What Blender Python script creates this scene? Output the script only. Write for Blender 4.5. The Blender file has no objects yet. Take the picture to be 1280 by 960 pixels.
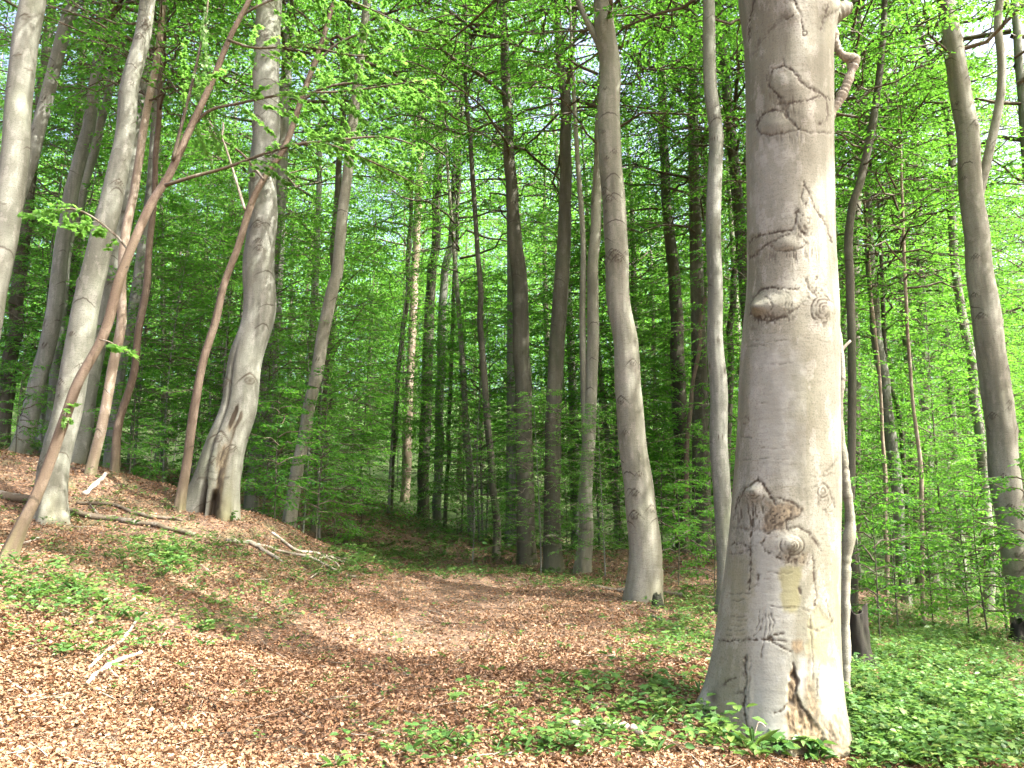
import bpy, math
import numpy as np

C = bpy.context.scene.collection
SC = bpy.context.scene
RNG = np.random.default_rng(7)
R = math.radians

# ------------------------------------------------------------------ camera, sky, sun, exposure
EYE = np.array([0.0, 0.0, 1.6]); PITCH = R(10.0); FPX = 985.0
cam = bpy.data.cameras.new('camera'); camo = bpy.data.objects.new('camera', cam); C.objects.link(camo)
camo.location = EYE; camo.rotation_euler = (R(90) + PITCH, 0, 0)
cam.sensor_width = 36; cam.lens = FPX / 1280 * 36; cam.clip_end = 2000; cam.clip_start = 0.05
SC.camera = camo

SUN_EL = 51.0; SUN_AZ = -24.0        # azimuth measured from +x, counter-clockwise: the sun stands to the right, a little behind us
sunv = np.array([math.cos(R(SUN_AZ)) * math.cos(R(SUN_EL)), math.sin(R(SUN_AZ)) * math.cos(R(SUN_EL)), math.sin(R(SUN_EL))])
w = bpy.data.worlds.new('World'); SC.world = w; w.use_nodes = True
nt = w.node_tree; nt.nodes.clear()
sky = nt.nodes.new('ShaderNodeTexSky'); sky.sky_type = 'NISHITA'; sky.sun_disc = False
sky.sun_elevation = R(SUN_EL); sky.sun_rotation = R(90 - SUN_AZ); sky.air_density = 0.7; sky.dust_density = 9.0; sky.ozone_density = 0.3
bg = nt.nodes.new('ShaderNodeBackground'); bg.inputs['Strength'].default_value = 0.15
wo = nt.nodes.new('ShaderNodeOutputWorld')
nt.links.new(sky.outputs[0], bg.inputs[0]); nt.links.new(bg.outputs[0], wo.inputs[0])
sl = bpy.data.lights.new('sun', 'SUN'); sl.energy = 3.8; sl.angle = R(0.5); sl.color = (1.0, 0.965, 0.88)
so = bpy.data.objects.new('sun', sl); C.objects.link(so)
from mathutils import Vector
so.rotation_euler = Vector(-sunv).to_track_quat('-Z', 'Y').to_euler(); so.location = (20, -10, 40)
SC.view_settings.view_transform = 'Standard'; SC.view_settings.look = 'None'
SC.view_settings.exposure = 2.58; SC.view_settings.gamma = 1.0; SC.view_settings.use_curve_mapping = False
cy = SC.cycles
cy.max_bounces = 8; cy.diffuse_bounces = 4; cy.glossy_bounces = 2; cy.transmission_bounces = 5; cy.transparent_max_bounces = 4
cy.caustics_reflective = False; cy.caustics_refractive = False
cy.use_adaptive_sampling = True; cy.adaptive_threshold = 0.02; cy.use_denoising = True
try:
    cy.denoiser = 'OPENIMAGEDENOISE'; cy.denoising_prefilter = 'ACCURATE'; cy.denoising_input_passes = 'RGB_ALBEDO_NORMAL'
except Exception: pass
cy.sample_clamp_indirect = 6.0

# ------------------------------------------------------------------ projection helpers
cp, sp = math.cos(PITCH), math.sin(PITCH)
def rays(px, py):
    x = (np.asarray(px, float) - 640) / FPX; v = (480 - np.asarray(py, float)) / FPX
    return np.stack([x, cp - v * sp, sp + v * cp], -1)
def pix(px, py, D):
    d = rays(px, py); t = np.asarray(D, float) / d[..., 1]
    return EYE + d * t[..., None], t
def project(P):
    q = P - EYE; f = q[:, 1] * cp + q[:, 2] * sp; u = -q[:, 1] * sp + q[:, 2] * cp
    f = np.where(np.abs(f) < 1e-3, 1e-3, f)
    return 640 + FPX * q[:, 0] / f, 480 - FPX * u / f

# ------------------------------------------------------------------ noise
def _h(i, j, k, s):
    n = (i.astype(np.int64) * 374761393 + j.astype(np.int64) * 668265263 + k.astype(np.int64) * 2147483647 + s * 1274126177) & 0xffffffff
    n = ((n ^ (n >> 13)) * 1274126177) & 0xffffffff
    n = ((n ^ (n >> 16)) * 668265263) & 0xffffffff
    return ((n ^ (n >> 15)) & 0xffff) / 65535.0
def vnoise(P, seed=0):
    P = np.asarray(P, float); i = np.floor(P).astype(np.int64); f = P - i; f = f * f * (3 - 2 * f)
    out = 0
    for a in (0, 1):
        for b in (0, 1):
            for c in (0, 1):
                wgt = (f[:, 0] if a else 1 - f[:, 0]) * (f[:, 1] if b else 1 - f[:, 1]) * (f[:, 2] if c else 1 - f[:, 2])
                out = out + wgt * _h(i[:, 0] + a, i[:, 1] + b, i[:, 2] + c, seed)
    return out * 2 - 1
def fbm(P, seed=0, oct=3):
    s = 0; a = 1.0; P = np.asarray(P, float)
    for o in range(oct):
        s = s + a * vnoise(P * 2 ** o, seed + o); a *= 0.5
    return s

# ------------------------------------------------------------------ mesh accumulation
class Acc:
    def __init__(s): s.v = []; s.q = []; s.t = []; s.qm = []; s.tm = []; s.n = 0; s.att = {}
    def add(s, v, quads=None, tris=None, mat=0):
        v = np.asarray(v, float).reshape(-1, 3)
        if quads is not None and len(quads): s.q.append(np.asarray(quads, np.int64) + s.n); s.qm.append(np.full(len(quads), mat))
        if tris is not None and len(tris): s.t.append(np.asarray(tris, np.int64) + s.n); s.tm.append(np.full(len(tris), mat))
        s.v.append(v); s.n += len(v)
    def mesh(s, name, mats, smooth=True, atts=None):
        V = np.concatenate(s.v) if s.v else np.zeros((0, 3))
        Q = np.concatenate(s.q) if s.q else np.zeros((0, 4), np.int64); T = np.concatenate(s.t) if s.t else np.zeros((0, 3), np.int64)
        me = bpy.data.meshes.new(name)
        me.vertices.add(len(V)); me.vertices.foreach_set('co', V.astype(np.float32).ravel())
        nl = len(Q) * 4 + len(T) * 3; me.loops.add(nl); me.polygons.add(len(Q) + len(T))
        me.loops.foreach_set('vertex_index', np.concatenate([Q.ravel(), T.ravel()]).astype(np.int32))
        ls = np.concatenate([np.arange(len(Q)) * 4, len(Q) * 4 + np.arange(len(T)) * 3]).astype(np.int32)
        me.polygons.foreach_set('loop_start', ls)
        mi = np.concatenate([np.concatenate(s.qm) if s.qm else np.zeros(0), np.concatenate(s.tm) if s.tm else np.zeros(0)]).astype(np.int32)
        me.polygons.foreach_set('material_index', mi)
        for m in mats: me.materials.append(m)
        if smooth is True: me.polygons.foreach_set('use_smooth', np.ones(len(mi), bool))
        elif smooth is not False: me.polygons.foreach_set('use_smooth', np.isin(mi, smooth))
        for k, a in (atts or {}).items():
            at = me.attributes.new(k, 'FLOAT', 'POINT'); at.data.foreach_set('value', np.asarray(a, np.float32))
        me.update(calc_edges=True); me.validate()
        return me

def norm(v): return v / np.maximum(np.linalg.norm(v, axis=-1, keepdims=True), 1e-9)
def spline(P, n):
    """Catmull-Rom through the rows of P, n samples"""
    P = np.asarray(P, float); m = len(P)
    if m == 2: return P[0] + (P[1] - P[0]) * np.linspace(0, 1, n)[:, None]
    L = np.concatenate([[0], np.cumsum(np.linalg.norm(np.diff(P[:, :3], axis=0), axis=1))])
    E = np.vstack([2 * P[0] - P[1], P, 2 * P[-1] - P[-2]])
    t = np.linspace(0, L[-1], n); i = np.clip(np.searchsorted(L, t, side='right') - 1, 0, m - 2)
    u = ((t - L[i]) / np.maximum(L[i + 1] - L[i], 1e-9))[:, None]
    a, b, c, d = E[i], E[i + 1], E[i + 2], E[i + 3]
    return 0.5 * (2 * b + (c - a) * u + (2 * a - 5 * b + 4 * c - d) * u ** 2 + (3 * b - a - 3 * c + d) * u ** 3)
def ring_quads(n, k, closed=True):
    i = np.arange(n - 1)[:, None] * k; j = np.arange(k)[None, :]; j2 = (j + 1) % k
    return np.stack([i + j, i + j2, i + k + j2, i + k + j], -1).reshape(-1, 4)
def tube(acc, P, rad, k=6, mat=0, cap=True):
    P = np.asarray(P, float); rad = np.broadcast_to(np.asarray(rad, float), (len(P),))
    T = norm(np.gradient(P, axis=0)); ref = np.array([0.31, 0.17, 0.93]) if abs(T[0, 2]) < 0.85 else np.array([1.0, 0.1, 0])
    X = norm(np.cross(T, ref)); Y = np.cross(T, X)
    a = np.linspace(0, 2 * np.pi, k, endpoint=False)
    V = P[:, None] + rad[:, None, None] * (np.cos(a)[None, :, None] * X[:, None] + np.sin(a)[None, :, None] * Y[:, None])
    n = len(P); tris = None; V = V.reshape(-1, 3)
    if cap:
        V = np.vstack([V, P[0] , P[-1]]); j = np.arange(k); j2 = (j + 1) % k
        tris = np.vstack([np.stack([np.full(k, n * k), j2, j], 1), np.stack([np.full(k, n * k + 1), (n - 1) * k + j, (n - 1) * k + j2], 1)])
    acc.add(V, ring_quads(n, k), tris, mat)
def leaves(acc, P, F, N, size, ratio=0.6, mat=0, fold=0.18, far=False, droop=0.0):
    """leaf blades: base P, direction F, upper side N"""
    n = len(P)
    if n == 0: return
    F = norm(F); S = norm(np.cross(N, F)); N = np.cross(F, S); L = np.broadcast_to(np.asarray(size, float), (n,))[:, None]
    Wd = L * ratio
    def at(u, s, h): return P + F * L * u + S * Wd * s + N * L * h
    if far:
        V = np.stack([P, at(.45, -.5, fold * .6), at(1, 0, -droop), at(.45, .5, fold * .6)], 1).reshape(-1, 3)
        b = np.arange(n)[:, None] * 4
        acc.add(V, None, np.vstack([b + [0, 1, 2], b + [0, 2, 3]]), mat)
    else:
        V = np.stack([P, at(.3, -.46, fold * .5), at(.68, -.4, fold * .4 - droop * .4), at(1, 0, -droop), at(.68, .4, fold * .4 - droop * .4), at(.3, .46, fold * .5)], 1).reshape(-1, 3)
        b = np.arange(n)[:, None] * 6
        acc.add(V, np.vstack([b + [0, 1, 2, 3], b + [0, 3, 4, 5]]), None, mat)

# ------------------------------------------------------------------ materials
def mat_new(name):
    m = bpy.data.materials.new(name); m.use_nodes = True; t = m.node_tree; t.nodes.clear()
    o = t.nodes.new('ShaderNodeOutputMaterial'); return m, t, o
def nd(t, typ, **kw):
    n = t.nodes.new(typ)
    for k, v in kw.items():
        if k in n.inputs: n.inputs[k].default_value = v
        else: setattr(n, k, v)
    return n
def ramp(t, src, stops, interp='LINEAR'):
    n = t.nodes.new('ShaderNodeValToRGB'); n.color_ramp.interpolation = interp; e = n.color_ramp.elements
    while len(e) < len(stops): e.new(0.5)
    for i, (p, c) in enumerate(stops): e[i].position = p; e[i].color = (*c, 1) if len(c) == 3 else c
    if src is not None: t.links.new(src, n.inputs[0])
    return n
def mixc(t, fac, a, b, mode='MIX'):
    n = t.nodes.new('ShaderNodeMix'); n.data_type = 'RGBA'; n.blend_type = mode
    for s, v in ((0, fac), (6, a), (7, b)):
        if hasattr(v, 'is_linked') or isinstance(v, bpy.types.NodeSocket): t.links.new(v, n.inputs[s])
        else: n.inputs[s].default_value = v if s == 0 else (*v, 1)
    return n.outputs[2]
def math_(t, op, a, b=0.0):
    n = t.nodes.new('ShaderNodeMath'); n.operation = op
    for s, v in ((0, a), (1, b)):
        if isinstance(v, bpy.types.NodeSocket): t.links.new(v, n.inputs[s])
        else: n.inputs[s].default_value = v
    return n.outputs[0]

def leaf_mat(name, cols, trans=0.5, tcol=(0.22, 0.42, 0.03), rough=0.45):
    m, t, o = mat_new(name); L = t.links
    g = t.nodes.new('ShaderNodeNewGeometry'); oi = t.nodes.new('ShaderNodeObjectInfo')
    r = ramp(t, g.outputs['Random Per Island'], [(i / (len(cols) - 1), c) for i, c in enumerate(cols)])
    hv = t.nodes.new('ShaderNodeHueSaturation'); L.new(r.outputs[0], hv.inputs['Color'])
    mr = nd(t, 'ShaderNodeMapRange'); L.new(oi.outputs['Random'], mr.inputs[0]); mr.inputs[3].default_value = 0.75; mr.inputs[4].default_value = 1.25
    L.new(mr.outputs[0], hv.inputs['Value'])
    mh = nd(t, 'ShaderNodeMapRange'); L.new(oi.outputs['Random'], mh.inputs[0]); mh.inputs[3].default_value = 0.515; mh.inputs[4].default_value = 0.485
    L.new(mh.outputs[0], hv.inputs['Hue'])
    p = nd(t, 'ShaderNodeBsdfPrincipled', Roughness=rough); p.inputs['Specular IOR Level'].default_value = 0.35
    L.new(hv.outputs[0], p.inputs['Base Color'])
    tr = t.nodes.new('ShaderNodeBsdfTranslucent')
    tc = mixc(t, 0.65, hv.outputs[0], tcol); L.new(tc, tr.inputs[0])
    mx = t.nodes.new('ShaderNodeMixShader'); mx.inputs[0].default_value = trans
    L.new(p.outputs[0], mx.inputs[1]); L.new(tr.outputs[0], mx.inputs[2]); L.new(mx.outputs[0], o.inputs[0])
    return m
M = {}
M['leaf'] = leaf_mat('beech_leaf', [(0.018, 0.075, 0.016), (0.032, 0.12, 0.02), (0.048, 0.16, 0.024), (0.08, 0.19, 0.028)], trans=.54, tcol=(0.22, 0.55, 0.05))
M['leaf_light'] = leaf_mat('maple_leaf', [(0.06, 0.16, 0.03), (0.08, 0.20, 0.035), (0.11, 0.23, 0.035)], trans=.6, tcol=(.22, .47, .08))
M['herb'] = leaf_mat('herb_leaf', [(0.035, 0.095, 0.025), (0.06, 0.14, 0.035), (0.09, 0.18, 0.045), (0.15, 0.21, 0.05)], trans=0.35, tcol=(0.16, 0.33, 0.05))
M['litter'] = leaf_mat('dead_leaf', [(0.065, 0.036, 0.021), (0.15, 0.079, 0.042), (0.225, 0.120, 0.064), (0.275, 0.162, 0.092), (0.185, 0.096, 0.050), (0.37, 0.258, 0.172), (0.115, 0.062, 0.035)], trans=0.12, tcol=(0.4, 0.2, 0.08), rough=0.6)

def bark_mat(name, a, b, dark, moss=(0.10, 0.13, 0.04), moss_amt=0.25, rough=0.75, fine=1.0, patch=(0.5, 0.5, 0.47), patch_amt=0.2, bump=0.35, brow_scale=1.7, brow_amt=0.8):
    """smooth beech bark: tone drifts along the stem, fine cross wrinkles, lichen and algal film; attributes scar / rough / algae carry each stem's own wounds and painted shade"""
    m, t, o = mat_new(name); L = t.links
    tc = t.nodes.new('ShaderNodeTexCoord'); oi = t.nodes.new('ShaderNodeObjectInfo')
    off = t.nodes.new('ShaderNodeVectorMath'); off.operation = 'MULTIPLY_ADD'
    cb = t.nodes.new('ShaderNodeCombineXYZ'); L.new(oi.outputs['Random'], cb.inputs[0]); L.new(oi.outputs['Random'], cb.inputs[1]); L.new(oi.outputs['Random'], cb.inputs[2])
    L.new(cb.outputs[0], off.inputs[0]); off.inputs[1].default_value = (37, 53, 71); L.new(tc.outputs['Object'], off.inputs[2])
    V = off.outputs[0]
    def noise(scale, vec, det=4, ro=0.55):
        mp = nd(t, 'ShaderNodeMapping'); mp.inputs['Scale'].default_value = vec; L.new(V, mp.inputs[0])
        n = nd(t, 'ShaderNodeTexNoise', Scale=scale, Detail=det, Roughness=ro); L.new(mp.outputs[0], n.inputs['Vector']); return n.outputs['Fac']
    n1 = noise(2.2, (1, 1, .28), 5); n2 = noise(9, (1, 1, .5), 4); n3 = noise(22, (.35, .35, 5), 3); n4 = noise(70 * fine, (1, 1, 1), 3); n5 = noise(1.1, (1, 1, .5), 6, 0.65)
    n6 = noise(3.2, (1.6, 1.6, .12), 5, .6)
    col = mixc(t, ramp(t, n1, [(.36, (0, 0, 0)), (.64, (1, 1, 1))]).outputs[0], a, b)
    col = mixc(t, math_(t, 'MULTIPLY', ramp(t, n2, [(.54, (0, 0, 0)), (.60, (1, 1, 1))]).outputs[0], patch_amt), col, patch)
    col = mixc(t, math_(t, 'MULTIPLY', ramp(t, n6, [(.46, (0, 0, 0)), (.66, (1, 1, 1))]).outputs[0], 0.62), col, tuple(x * .55 for x in a))
    col = mixc(t, math_(t, 'MULTIPLY', ramp(t, n3, [(.57, (0, 0, 0)), (.68, (1, 1, 1))]).outputs[0], 0.45), col, dark)
    col = mixc(t, math_(t, 'MULTIPLY', ramp(t, n5, [(.52, (0, 0, 0)), (.72, (1, 1, 1))]).outputs[0], moss_amt), col, moss)
    col = mixc(t, math_(t, 'MULTIPLY', ramp(t, n4, [(.5, (0, 0, 0)), (.68, (1, 1, 1))]).outputs[0], 0.55), col, tuple(x * .5 for x in a))
    vo = nd(t, 'ShaderNodeTexVoronoi', Scale=brow_scale); L.new(V, vo.inputs['Vector'])
    df = t.nodes.new('ShaderNodeVectorMath'); df.operation = 'SUBTRACT'; L.new(V, df.inputs[0]); L.new(vo.outputs['Position'], df.inputs[1])
    sx = t.nodes.new('ShaderNodeSeparateXYZ'); L.new(df.outputs[0], sx.inputs[0])
    h2 = math_(t, 'ADD', math_(t, 'MULTIPLY', sx.outputs[0], sx.outputs[0]), math_(t, 'MULTIPLY', sx.outputs[1], sx.outputs[1]))
    bz = math_(t, 'ADD', math_(t, 'ADD', sx.outputs[2], math_(t, 'MULTIPLY', h2, 3.2)), math_(t, 'MULTIPLY', math_(t, 'SUBTRACT', n2, .5), .10))
    ln = ramp(t, math_(t, 'ABSOLUTE', bz), [(.006, (1, 1, 1)), (.020, (0, 0, 0))]).outputs[0]
    hm = ramp(t, h2, [(.02, (1, 1, 1)), (.05, (0, 0, 0))]).outputs[0]; sc_ = t.nodes.new('ShaderNodeSeparateColor'); L.new(vo.outputs['Color'], sc_.inputs[0])
    pick = ramp(t, sc_.outputs[0], [(.5, (0, 0, 0)), (.52, (1, 1, 1))]).outputs[0]
    brow = math_(t, 'MULTIPLY', math_(t, 'MULTIPLY', ln, hm), math_(t, 'MULTIPLY', pick, brow_amt))
    col = mixc(t, brow, col, (0.04, 0.032, 0.022))
    at = lambda k: nd(t, 'ShaderNodeAttribute', attribute_name=k).outputs['Fac']
    ro_ = ramp(t, noise(26, (1, 1, .45), 5, .7), [(.3, (.04, .03, .018)), (.48, (.12, .092, .055)), (.66, (.22, .175, .105))]).outputs[0]
    col = mixc(t, math_(t, 'MULTIPLY', at('silver'), math_(t, 'ADD', n2, .25)), col, (.225, .237, .215))
    col = mixc(t, at('rough'), col, ro_)
    col = mixc(t, at('algae_shade'), col, (0.15, 0.145, 0.072))
    col = mixc(t, ramp(t, at('scar_shade'), [(.08, (0, 0, 0)), (.7, (1, 1, 1))]).outputs[0], col, (0.042, 0.033, 0.021))
    p = nd(t, 'ShaderNodeBsdfPrincipled', Roughness=rough); p.inputs['Specular IOR Level'].default_value = 0.3; L.new(col, p.inputs['Base Color'])
    hgt = math_(t, 'ADD', math_(t, 'MULTIPLY', n3, 0.15), math_(t, 'MULTIPLY', n4, 0.5))
    hgt = math_(t, 'ADD', hgt, math_(t, 'MULTIPLY', n2, 0.6))
    bp = nd(t, 'ShaderNodeBump', Strength=bump, Distance=0.02); L.new(hgt, bp.inputs['Height']); L.new(bp.outputs[0], p.inputs['Normal'])
    L.new(p.outputs[0], o.inputs[0]); return m
M['big'] = bark_mat('old_beech_bark', (0.13, 0.128, 0.09), (0.225, 0.226, 0.185), (0.12, 0.10, 0.07), moss_amt=0.15, patch=(.33, .33, .29), patch_amt=.35, bump=.15, brow_amt=0.0)
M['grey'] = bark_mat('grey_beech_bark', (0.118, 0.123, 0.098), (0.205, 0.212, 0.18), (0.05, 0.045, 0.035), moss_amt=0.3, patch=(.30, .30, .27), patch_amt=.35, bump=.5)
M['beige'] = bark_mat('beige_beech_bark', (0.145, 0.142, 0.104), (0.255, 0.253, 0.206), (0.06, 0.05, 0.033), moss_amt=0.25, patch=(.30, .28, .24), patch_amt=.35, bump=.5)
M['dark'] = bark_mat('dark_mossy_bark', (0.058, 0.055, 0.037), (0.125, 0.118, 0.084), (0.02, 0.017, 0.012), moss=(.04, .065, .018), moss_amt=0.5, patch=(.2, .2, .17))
M['red'] = bark_mat('reddish_sapling_bark', (0.105, 0.076, 0.052), (0.175, 0.135, 0.10), (0.07, 0.04, 0.028), moss_amt=0.1, patch=(.33, .27, .22))
M['pale'] = bark_mat('pale_flaky_bark', (0.20, 0.155, 0.11), (0.32, 0.26, 0.20), (0.12, 0.08, 0.05), moss_amt=0.08, patch=(.5, .46, .40), patch_amt=.4)
M['dead'] = bark_mat('dead_wood', (0.185, 0.165, 0.125), (0.30, 0.275, 0.225), (0.10, 0.07, 0.05), moss_amt=0.1, patch=(.5, .46, .42), patch_amt=.4)
M['bleached'] = bark_mat('bleached_wood', (0.30, 0.25, 0.20), (0.42, 0.37, 0.32), (0.25, 0.18, 0.13), moss_amt=0.0, patch=(.48, .44, .40), patch_amt=.4)
M['rotten'] = bark_mat('rotten_wood', (0.013, 0.012, 0.009), (0.03, 0.027, 0.02), (0.01, 0.008, 0.006), moss=(.03, .05, .012), moss_amt=0.6, patch=(.07, .06, .04))
M['twig'] = bark_mat('twig_bark', (0.07, 0.055, 0.035), (0.13, 0.105, 0.075), (0.04, 0.03, 0.02), moss_amt=0.2, bump=.1)

def ground_mat(name, stops, green=0.35):
    m, t, o = mat_new(name); L = t.links; tc = t.nodes.new('ShaderNodeTexCoord')
    v = nd(t, 'ShaderNodeTexVoronoi', Scale=19.0); L.new(tc.outputs['Object'], v.inputs['Vector'])
    n = nd(t, 'ShaderNodeTexNoise', Scale=1.3, Detail=6, Roughness=.65); L.new(tc.outputs['Object'], n.inputs['Vector'])
    n2 = nd(t, 'ShaderNodeTexNoise', Scale=30, Detail=3); L.new(tc.outputs['Object'], n2.inputs['Vector'])
    sx = t.nodes.new('ShaderNodeSeparateColor'); L.new(v.outputs['Color'], sx.inputs[0])
    c = ramp(t, sx.outputs[0], stops).outputs[0]
    c = mixc(t, ramp(t, n2.outputs['Fac'], [(.42, (0, 0, 0)), (.6, (1, 1, 1))]).outputs[0], (.05, .03, .018), c)
    c = mixc(t, math_(t, 'MULTIPLY', ramp(t, n.outputs['Fac'], [(.48, (0, 0, 0)), (.62, (1, 1, 1))]).outputs[0], green), c, (.045, .075, .02))
    ga = nd(t, 'ShaderNodeAttribute', attribute_name='herbs').outputs['Fac']
    c = mixc(t, math_(t, 'MULTIPLY', ga, ramp(t, n2.outputs['Fac'], [(.3, (.4, .4, .4)), (.6, (1, 1, 1))]).outputs[0]), c, (.04, .085, .02))
    p = nd(t, 'ShaderNodeBsdfPrincipled', Roughness=.85); L.new(c, p.inputs['Base Color'])
    b = nd(t, 'ShaderNodeBump', Strength=.6, Distance=.03); L.new(math_(t, 'ADD', v.outputs['Distance'], n2.outputs['Fac']), b.inputs['Height']); L.new(b.outputs[0], p.inputs['Normal'])
    L.new(p.outputs[0], o.inputs[0]); return m
M['ground'] = ground_mat('forest_floor', [(0, (.07, .04, .025)), (.4, (.14, .08, .045)), (.8, (.22, .125, .07)), (1, (.28, .18, .11))])
M['path'] = ground_mat('trodden_litter', [(0, (.06, .035, .022)), (.5, (.15, .085, .05)), (1, (.25, .145, .085))], green=0.05)

# ------------------------------------------------------------------ object helpers
def tag(o, label=None, cat=None, group=None, kind=None):
    for k, v in (('label', label), ('category', cat), ('group', group), ('kind', kind)):
        if v: o[k] = v
    return o
def link(name, me, parent=None, loc=None):
    o = bpy.data.objects.new(name, me); C.objects.link(o)
    if parent is not None: o.parent = parent
    if loc is not None: o.location = loc
    return o
def empty(name, loc, label, cat, group=None):
    o = bpy.data.objects.new(name, None); C.objects.link(o); o.location = loc; o.empty_display_size = .3
    return tag(o, label, cat, group)

# ------------------------------------------------------------------ trunk list, read off the photograph (px, py, width in px) at a distance D
# fields: key, D, bark, points base -> top, options
TR = []
def T(key, D, bark, pts, label, phrase, **kw): TR.append(dict(key=key, D=D, bark=bark, pts=pts, label=label, phrase=phrase, **kw))
T('L1', 11, 'grey', [(-48, 640, 36), (-30, 500, 32), (-10, 380, 31), (5, 300, 31), (22, 150, 30), (39, 0, 29)], 'smooth pale grey beech cut off by the left edge of the photo', 'the pale beech at the left edge', crown='tall', knots=4, g=0)
T('L2', 15, 'grey', [(-42, 590, 22), (-22, 450, 19), (2, 350, 18), (12, 300, 17), (41, 188, 17), (67, 94, 16), (90, 0, 15)], 'slim grey beech leaning right just inside the pale left edge beech', 'the slim leaning left edge beech', crown='tall', knots=3, g=0)
T('L3', 12.2, 'grey', [(62, 656, 40), (66, 622, 35), (80, 528, 33), (98, 435, 32), (114, 360, 30), (120, 337, 29), (140, 244, 26), (157, 150, 23), (170, 75, 20), (184, 0, 17)], 'smooth grey leaning beech with flared roots at the left of the bank', 'the leaning grey bank beech', crown='tall', knots=5, g=1, flare=.28, side=96)
T('L4', 19, 'grey', [(92, 588, 27), (97, 570, 26), (110, 480, 25), (128, 390, 24), (150, 290, 22), (165, 190, 20), (180, 60, 18)], 'shaded grey beech standing right behind the leaning grey bank beech', 'the shaded beech behind it', crown='tall', knots=3, g=1)
T('L5', 14.2, 'pale', [(114, 588, 12), (131, 510, 12), (144, 435, 12), (154, 360, 11), (159, 300, 11), (171, 225, 10), (184, 131, 9), (195, 68, 8), (205, -20, 6)], 'thin pale pinkish flaky trunk on top of the left bank', 'the pale flaky thin trunk', crown='small', g=1, wob=.3)
T('L6', 14.8, 'red', [(141, 589, 10), (150, 529, 10), (169, 454, 9), (183, 360, 9), (186, 319, 8), (195, 214, 7), (200, 94, 6), (204, -20, 5)], 'thin reddish brown trunk next to the pale flaky one on the bank', 'the thin reddish trunk', crown='small', g=1, wob=.3)
T('L6b', 21, 'grey', [(138, 570, 14), (141, 540, 14), (150, 472, 13), (172, 360, 13), (188, 240, 12), (198, 120, 11), (206, 0, 10)], 'grey beech half hidden behind the pale flaky and reddish thin trunks', 'the half hidden grey beech', crown='tall', g=0)
T('L7', 20, 'grey', [(24, 568, 23), (28, 555, 21), (45, 484, 20), (66, 397, 19), (75, 337, 18), (86, 262, 17), (109, 169, 15), (118, 110, 13), (130, 20, 11)], 'grey lichen speckled beech leaning right on the crest of the left bank', 'the speckled leaning beech', crown='tall', knots=3, g=1)
T('L7b', 22, 'grey', [(60, 560, 12), (75, 400, 12), (84, 320, 11), (96, 270, 11), (110, 215, 10), (124, 165, 10), (140, 90, 8), (150, 0, 7)], 'slender grey trunk crossing in front of the speckled leaning beech', 'the slender crossing trunk', crown='small', g=0)
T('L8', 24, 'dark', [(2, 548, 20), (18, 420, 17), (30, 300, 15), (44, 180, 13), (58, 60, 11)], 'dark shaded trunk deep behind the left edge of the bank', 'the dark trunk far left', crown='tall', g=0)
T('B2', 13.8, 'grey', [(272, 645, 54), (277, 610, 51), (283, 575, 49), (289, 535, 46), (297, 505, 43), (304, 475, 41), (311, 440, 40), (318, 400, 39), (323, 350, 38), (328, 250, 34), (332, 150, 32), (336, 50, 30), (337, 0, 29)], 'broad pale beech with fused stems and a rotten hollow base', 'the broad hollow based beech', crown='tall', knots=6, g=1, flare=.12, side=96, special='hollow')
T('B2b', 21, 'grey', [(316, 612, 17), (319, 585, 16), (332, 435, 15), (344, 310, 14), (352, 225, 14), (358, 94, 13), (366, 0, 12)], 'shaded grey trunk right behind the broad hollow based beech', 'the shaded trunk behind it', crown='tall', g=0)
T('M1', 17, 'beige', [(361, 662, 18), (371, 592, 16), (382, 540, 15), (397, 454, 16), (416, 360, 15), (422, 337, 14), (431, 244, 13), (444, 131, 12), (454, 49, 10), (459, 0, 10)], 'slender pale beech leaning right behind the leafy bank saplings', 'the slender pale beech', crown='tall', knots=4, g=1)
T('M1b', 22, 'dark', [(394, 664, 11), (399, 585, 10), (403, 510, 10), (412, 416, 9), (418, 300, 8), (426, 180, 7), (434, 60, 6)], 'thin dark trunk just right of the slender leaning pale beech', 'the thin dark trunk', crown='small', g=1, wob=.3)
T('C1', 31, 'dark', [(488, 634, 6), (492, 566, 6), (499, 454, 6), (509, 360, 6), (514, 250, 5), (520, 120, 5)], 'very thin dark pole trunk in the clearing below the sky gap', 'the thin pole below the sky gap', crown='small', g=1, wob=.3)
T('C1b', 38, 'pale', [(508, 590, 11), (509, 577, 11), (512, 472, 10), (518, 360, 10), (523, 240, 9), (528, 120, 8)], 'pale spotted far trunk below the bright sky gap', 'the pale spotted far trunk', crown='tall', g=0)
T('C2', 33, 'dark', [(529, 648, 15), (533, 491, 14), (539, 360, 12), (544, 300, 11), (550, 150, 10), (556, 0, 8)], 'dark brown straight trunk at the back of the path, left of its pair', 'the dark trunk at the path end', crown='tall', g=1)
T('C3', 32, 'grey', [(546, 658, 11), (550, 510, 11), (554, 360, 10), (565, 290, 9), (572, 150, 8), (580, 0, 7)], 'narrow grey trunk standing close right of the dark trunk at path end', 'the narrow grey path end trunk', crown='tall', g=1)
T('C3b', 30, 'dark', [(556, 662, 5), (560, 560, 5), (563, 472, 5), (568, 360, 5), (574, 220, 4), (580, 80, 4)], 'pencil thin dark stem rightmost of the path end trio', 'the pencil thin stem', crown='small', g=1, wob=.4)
T('C4', 21, 'dark', [(621, 698, 10), (616, 622, 9), (610, 547, 9), (604, 454, 8), (599, 360, 7), (595, 310, 6), (589, 225, 6), (584, 120, 5), (582, 0, 4)], 'thin dark crooked trunk leaning left at the middle of the forest', 'the crooked dark thin trunk', crown='small', g=1, wob=.5)
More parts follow.
